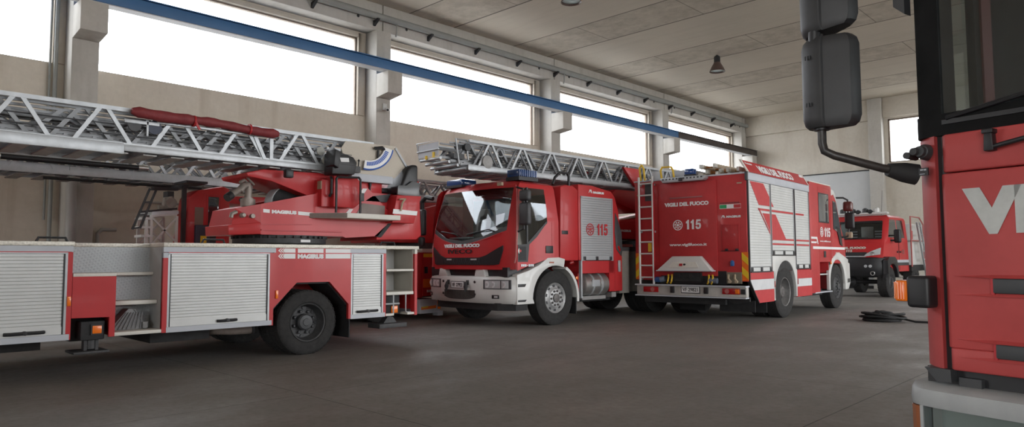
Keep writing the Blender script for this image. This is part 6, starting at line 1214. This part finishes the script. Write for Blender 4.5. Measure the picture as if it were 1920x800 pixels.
for z in (1.765, 1.93): G.part('mirror_mark', MB().add(sum([MB().box(-.262 + k*.009, -.259 + k*.009, -.2535, -.250, z, z + .014).v for k in range(3)], []), [tuple(i + 8*k for i in f) for k in range(3) for f in [(3,2,1,0),(4,5,6,7),(0,1,5,4),(1,2,6,5),(2,3,7,6),(3,0,4,7)]]), DGREY, parent=mi)
# knobs, sticker, indicator
kn = G.part('fuel_cap', MB().lathe([(0,-.045),(.017,-.045),(.018,-.03),(.021,-.028),(.026,-.01),(.027,.02),(0,.02)], (.004, 0, 1.592), 'y', 24), DGREY, smooth=35); G.part('cap_face', MB().lathe([(0,-.058),(.012,-.058),(.014,-.044),(0,-.044)], (-.008, 0, 1.592), 'y', 18), RIMD, parent=kn); G.part('small_cap', MB().lathe([(0,-.03),(.012,-.03),(.013,.03),(0,.03)], (-.045, 0, 1.585), 'y', 18), RIMD, parent=kn, smooth=35)
G.part('sticker', MB().box(-.012, .018, -.020, -.014, 1.513, 1.538), BLACK); G.part('sticker_print', MB().box(-.006, .004, -.0215, -.0195, 1.530, 1.534).box(.006, .013, -.0215, -.0195, 1.529, 1.534).box(-.008, .008, -.0215, -.0195, 1.517, 1.519), GREYP)
ind = G.part('indicator', MB().box(-.052, .022, -.055, .03, 1.078, 1.182), BLACK, bevel=.012, seg=3); G.part('indicator_lens', MB().prism([(-.106, -.02), (-.108, .03), (-.05, .03), (-.05, -.05), (-.095, -.044)], 'z', 1.096, 1.166), ORANGE, parent=ind, bevel=.008)
for k in range(5): G.part('lens_rib', MB().box(-.100 + k*.009, -.096 + k*.009, -.050 + .012*max(0, (2-k))/2, -.02, 1.104, 1.160), ORANGE, parent=ind)
# bumper and headlamp
G.part('bumper_gap', MB().box(-.03, W_, .02, .3, .78, .885), BLACK); G.part('bracket', MB().prism([(-.02,.885),(.06,.885),(.062,.845),(.02,.84)], 'y', -.02, .02).box(.075, .14, .0, .03, .83, .862), DGREY)
def gb(xs, off): return [(x, yfG(x + .02, 0) - off) for x in xs]
bxs = [-.078, -.077, -.072, -.06, -.04, -.01, .03, .10, .3, W_ - .1, W_ + .02]
yo = lambda x: .12 if x <= -.077 else lerp_tab([(-.078, .10), (-.077, .03), (-.072, .0), (-.06, -.025), (-.04, -.043), (-.01, -.055), (.03, -.062), (.10, -.066), (9, -.066)])(x)
secs = [[(x, yo(x) - .0, .765), (x, yo(x) - .006, .79), (x, yo(x), .818), (x, yo(x) + .02, .832), (x, yo(x) + .10, .836), (x, yo(x) + .10, .765)] for x in bxs]
bu = G.part('bumper', MB().loft(secs), mat('dull_grey_bumper', (.34, .35, .35), .5, noise=.15, nscale=8), smooth=40)
G.part('bumper_lower', MB().loft([[(x, yo(x) + .004, .40), (x, yo(x) + .004, .66), (x, yo(x) + .10, .66), (x, yo(x) + .10, .40)] for x in bxs]), MATS['dull_grey_bumper'], parent=bu, smooth=40); G.part('bumper_corner', MB().loft([[(x, yo(x) + .002, .655), (x, yo(x) + .002, .77), (x, yo(x) + .10, .77), (x, yo(x) + .10, .655)] for x in bxs[:4]]), MATS['dull_grey_bumper'], parent=bu, smooth=40)
hl = G.part('headlamp', MB().loft([[(x, yo(x) + .008, .66), (x, yo(x) + .004, .764), (x, yo(x) + .06, .764), (x, yo(x) + .06, .66)] for x in (-.012, .03, .10, .3, .36)]), GLASSD, parent=bu); G.part('headlamp_bowl', MB().box(-.01, .355, .0, .03, .66, .762), mat('lamp_bowl', (.42, .43, .40), .35, metal=.6)); G.part('turn_lamp', MB().loft([[(x, yo(x) - .0, .66), (x, yo(x) - .002, .762), (x, yo(x) + .05, .762), (x, yo(x) + .05, .66)] for x in (-.06, -.04, -.022)]), mat('brown_amber_lens', (.30, .10, .04), .3, coat=.5), parent=bu)
G.part('lamp_divider', MB().box(-.022, -.012, yo(-.02) - .004, .0, .655, .766), MATS['dull_grey_bumper'], parent=bu)
G.part('chassis', MB().box(.3, W_ - .3, .1, 6, .5, .8), CHAS)
for x, fl in ((.12, 1), (W_ - .12, 0)): wheel(G, 'B', x, .75, .515, fl)
G.part('body_box', MB().box(-.04, W_, 1.95, 6.2, .7, 1.5), RED3, bevel=.03)
wheel(G, 'B', .12, 4.9, .515, 1); wheel(G, 'B', W_ - .12, 4.9, .515, 0)
# ---------------------------------------------------------------- camera, daylight
def setup_view():
    sc = bpy.context.scene
    F_, P_, R_, Yw = 1301., .0665, -.0039, .7701
    cam = bpy.data.cameras.new('camera'); co = bpy.data.objects.new('camera', cam); C.objects.link(co)
    cam.sensor_fit = 'HORIZONTAL'; cam.sensor_width = 36; cam.lens = 36 * F_ / 1920; cam.clip_start = .05
    cp, sp, cy, sy = math.cos(P_), math.sin(P_), math.cos(Yw), math.sin(Yw)
    fwd = Vector((-sy * cp, cy * cp, sp)); right = Vector((cy, sy, 0)); up = right.cross(fwd)
    cr, sr = math.cos(R_), math.sin(R_)
    # image x = cr*x - sr*y_down ; y_down = sr*x + cr*y_down
    rx = right * cr + up * sr; ux = -right * sr + up * cr
    co.matrix_world = Matrix(((rx.x, ux.x, -fwd.x, 0), (rx.y, ux.y, -fwd.y, 0), (rx.z, ux.z, -fwd.z, 1.24), (0, 0, 0, 1)))
    sc.camera = co
    w = bpy.data.worlds.new('overcast_sky'); sc.world = w; w.use_nodes = True
    bg = w.node_tree.nodes['Background']; bg.inputs['Color'].default_value = (.97, .985, 1, 1); bg.inputs['Strength'].default_value = 8.5
    w.cycles.sampling_method = 'MANUAL'; w.cycles.sample_map_resolution = 64
    def portal(name, loc, rot, sx, sy_):
        l = bpy.data.lights.new(name, 'AREA'); l.shape = 'RECTANGLE'; l.size = sx; l.size_y = sy_; l.energy = 1
        l.cycles.is_portal = True
        o = bpy.data.objects.new(name, l); C.objects.link(o); o.location = loc; o.rotation_euler = rot
    for a, b_ in WINY: portal('window_portal', (X0 - .3, (a + b_)/2, (WS + WT)/2), (PI/2, 0, -PI/2), b_ - a, WT - WS)
    for a, b_ in DOORS:
        portal('door_portal', (X1 + .3, (a + b_)/2, 2.25), (PI/2, 0, PI/2), b_ - a, 4.5)
        portal('window_portal', (X1 + .3, (a + b_)/2, 6.1), (PI/2, 0, PI/2), b_ - a, 1.8)
    for a, b_ in BDOORS: portal('door_portal', ((a + b_)/2, Y0 - .3, 2.3), (PI/2, 0, 0), b_ - a, 4.6)
    portal('window_portal', (-7.26, Y1 + .3, 6.02), (PI/2, 0, PI), 2.5, 1.8)
    sc.view_settings.view_transform = 'Standard'; sc.view_settings.look = 'None'; sc.view_settings.gamma = 1; sc.view_settings.use_curve_mapping = False
    sc.view_settings.exposure = 0.0
    sc.cycles.use_denoising = True; sc.cycles.max_bounces = 8; sc.cycles.diffuse_bounces = 5; sc.cycles.transparent_max_bounces = 12
    sc.cycles.sample_clamp_indirect = 6; sc.cycles.caustics_reflective = False; sc.cycles.caustics_refractive = False
setup_view()
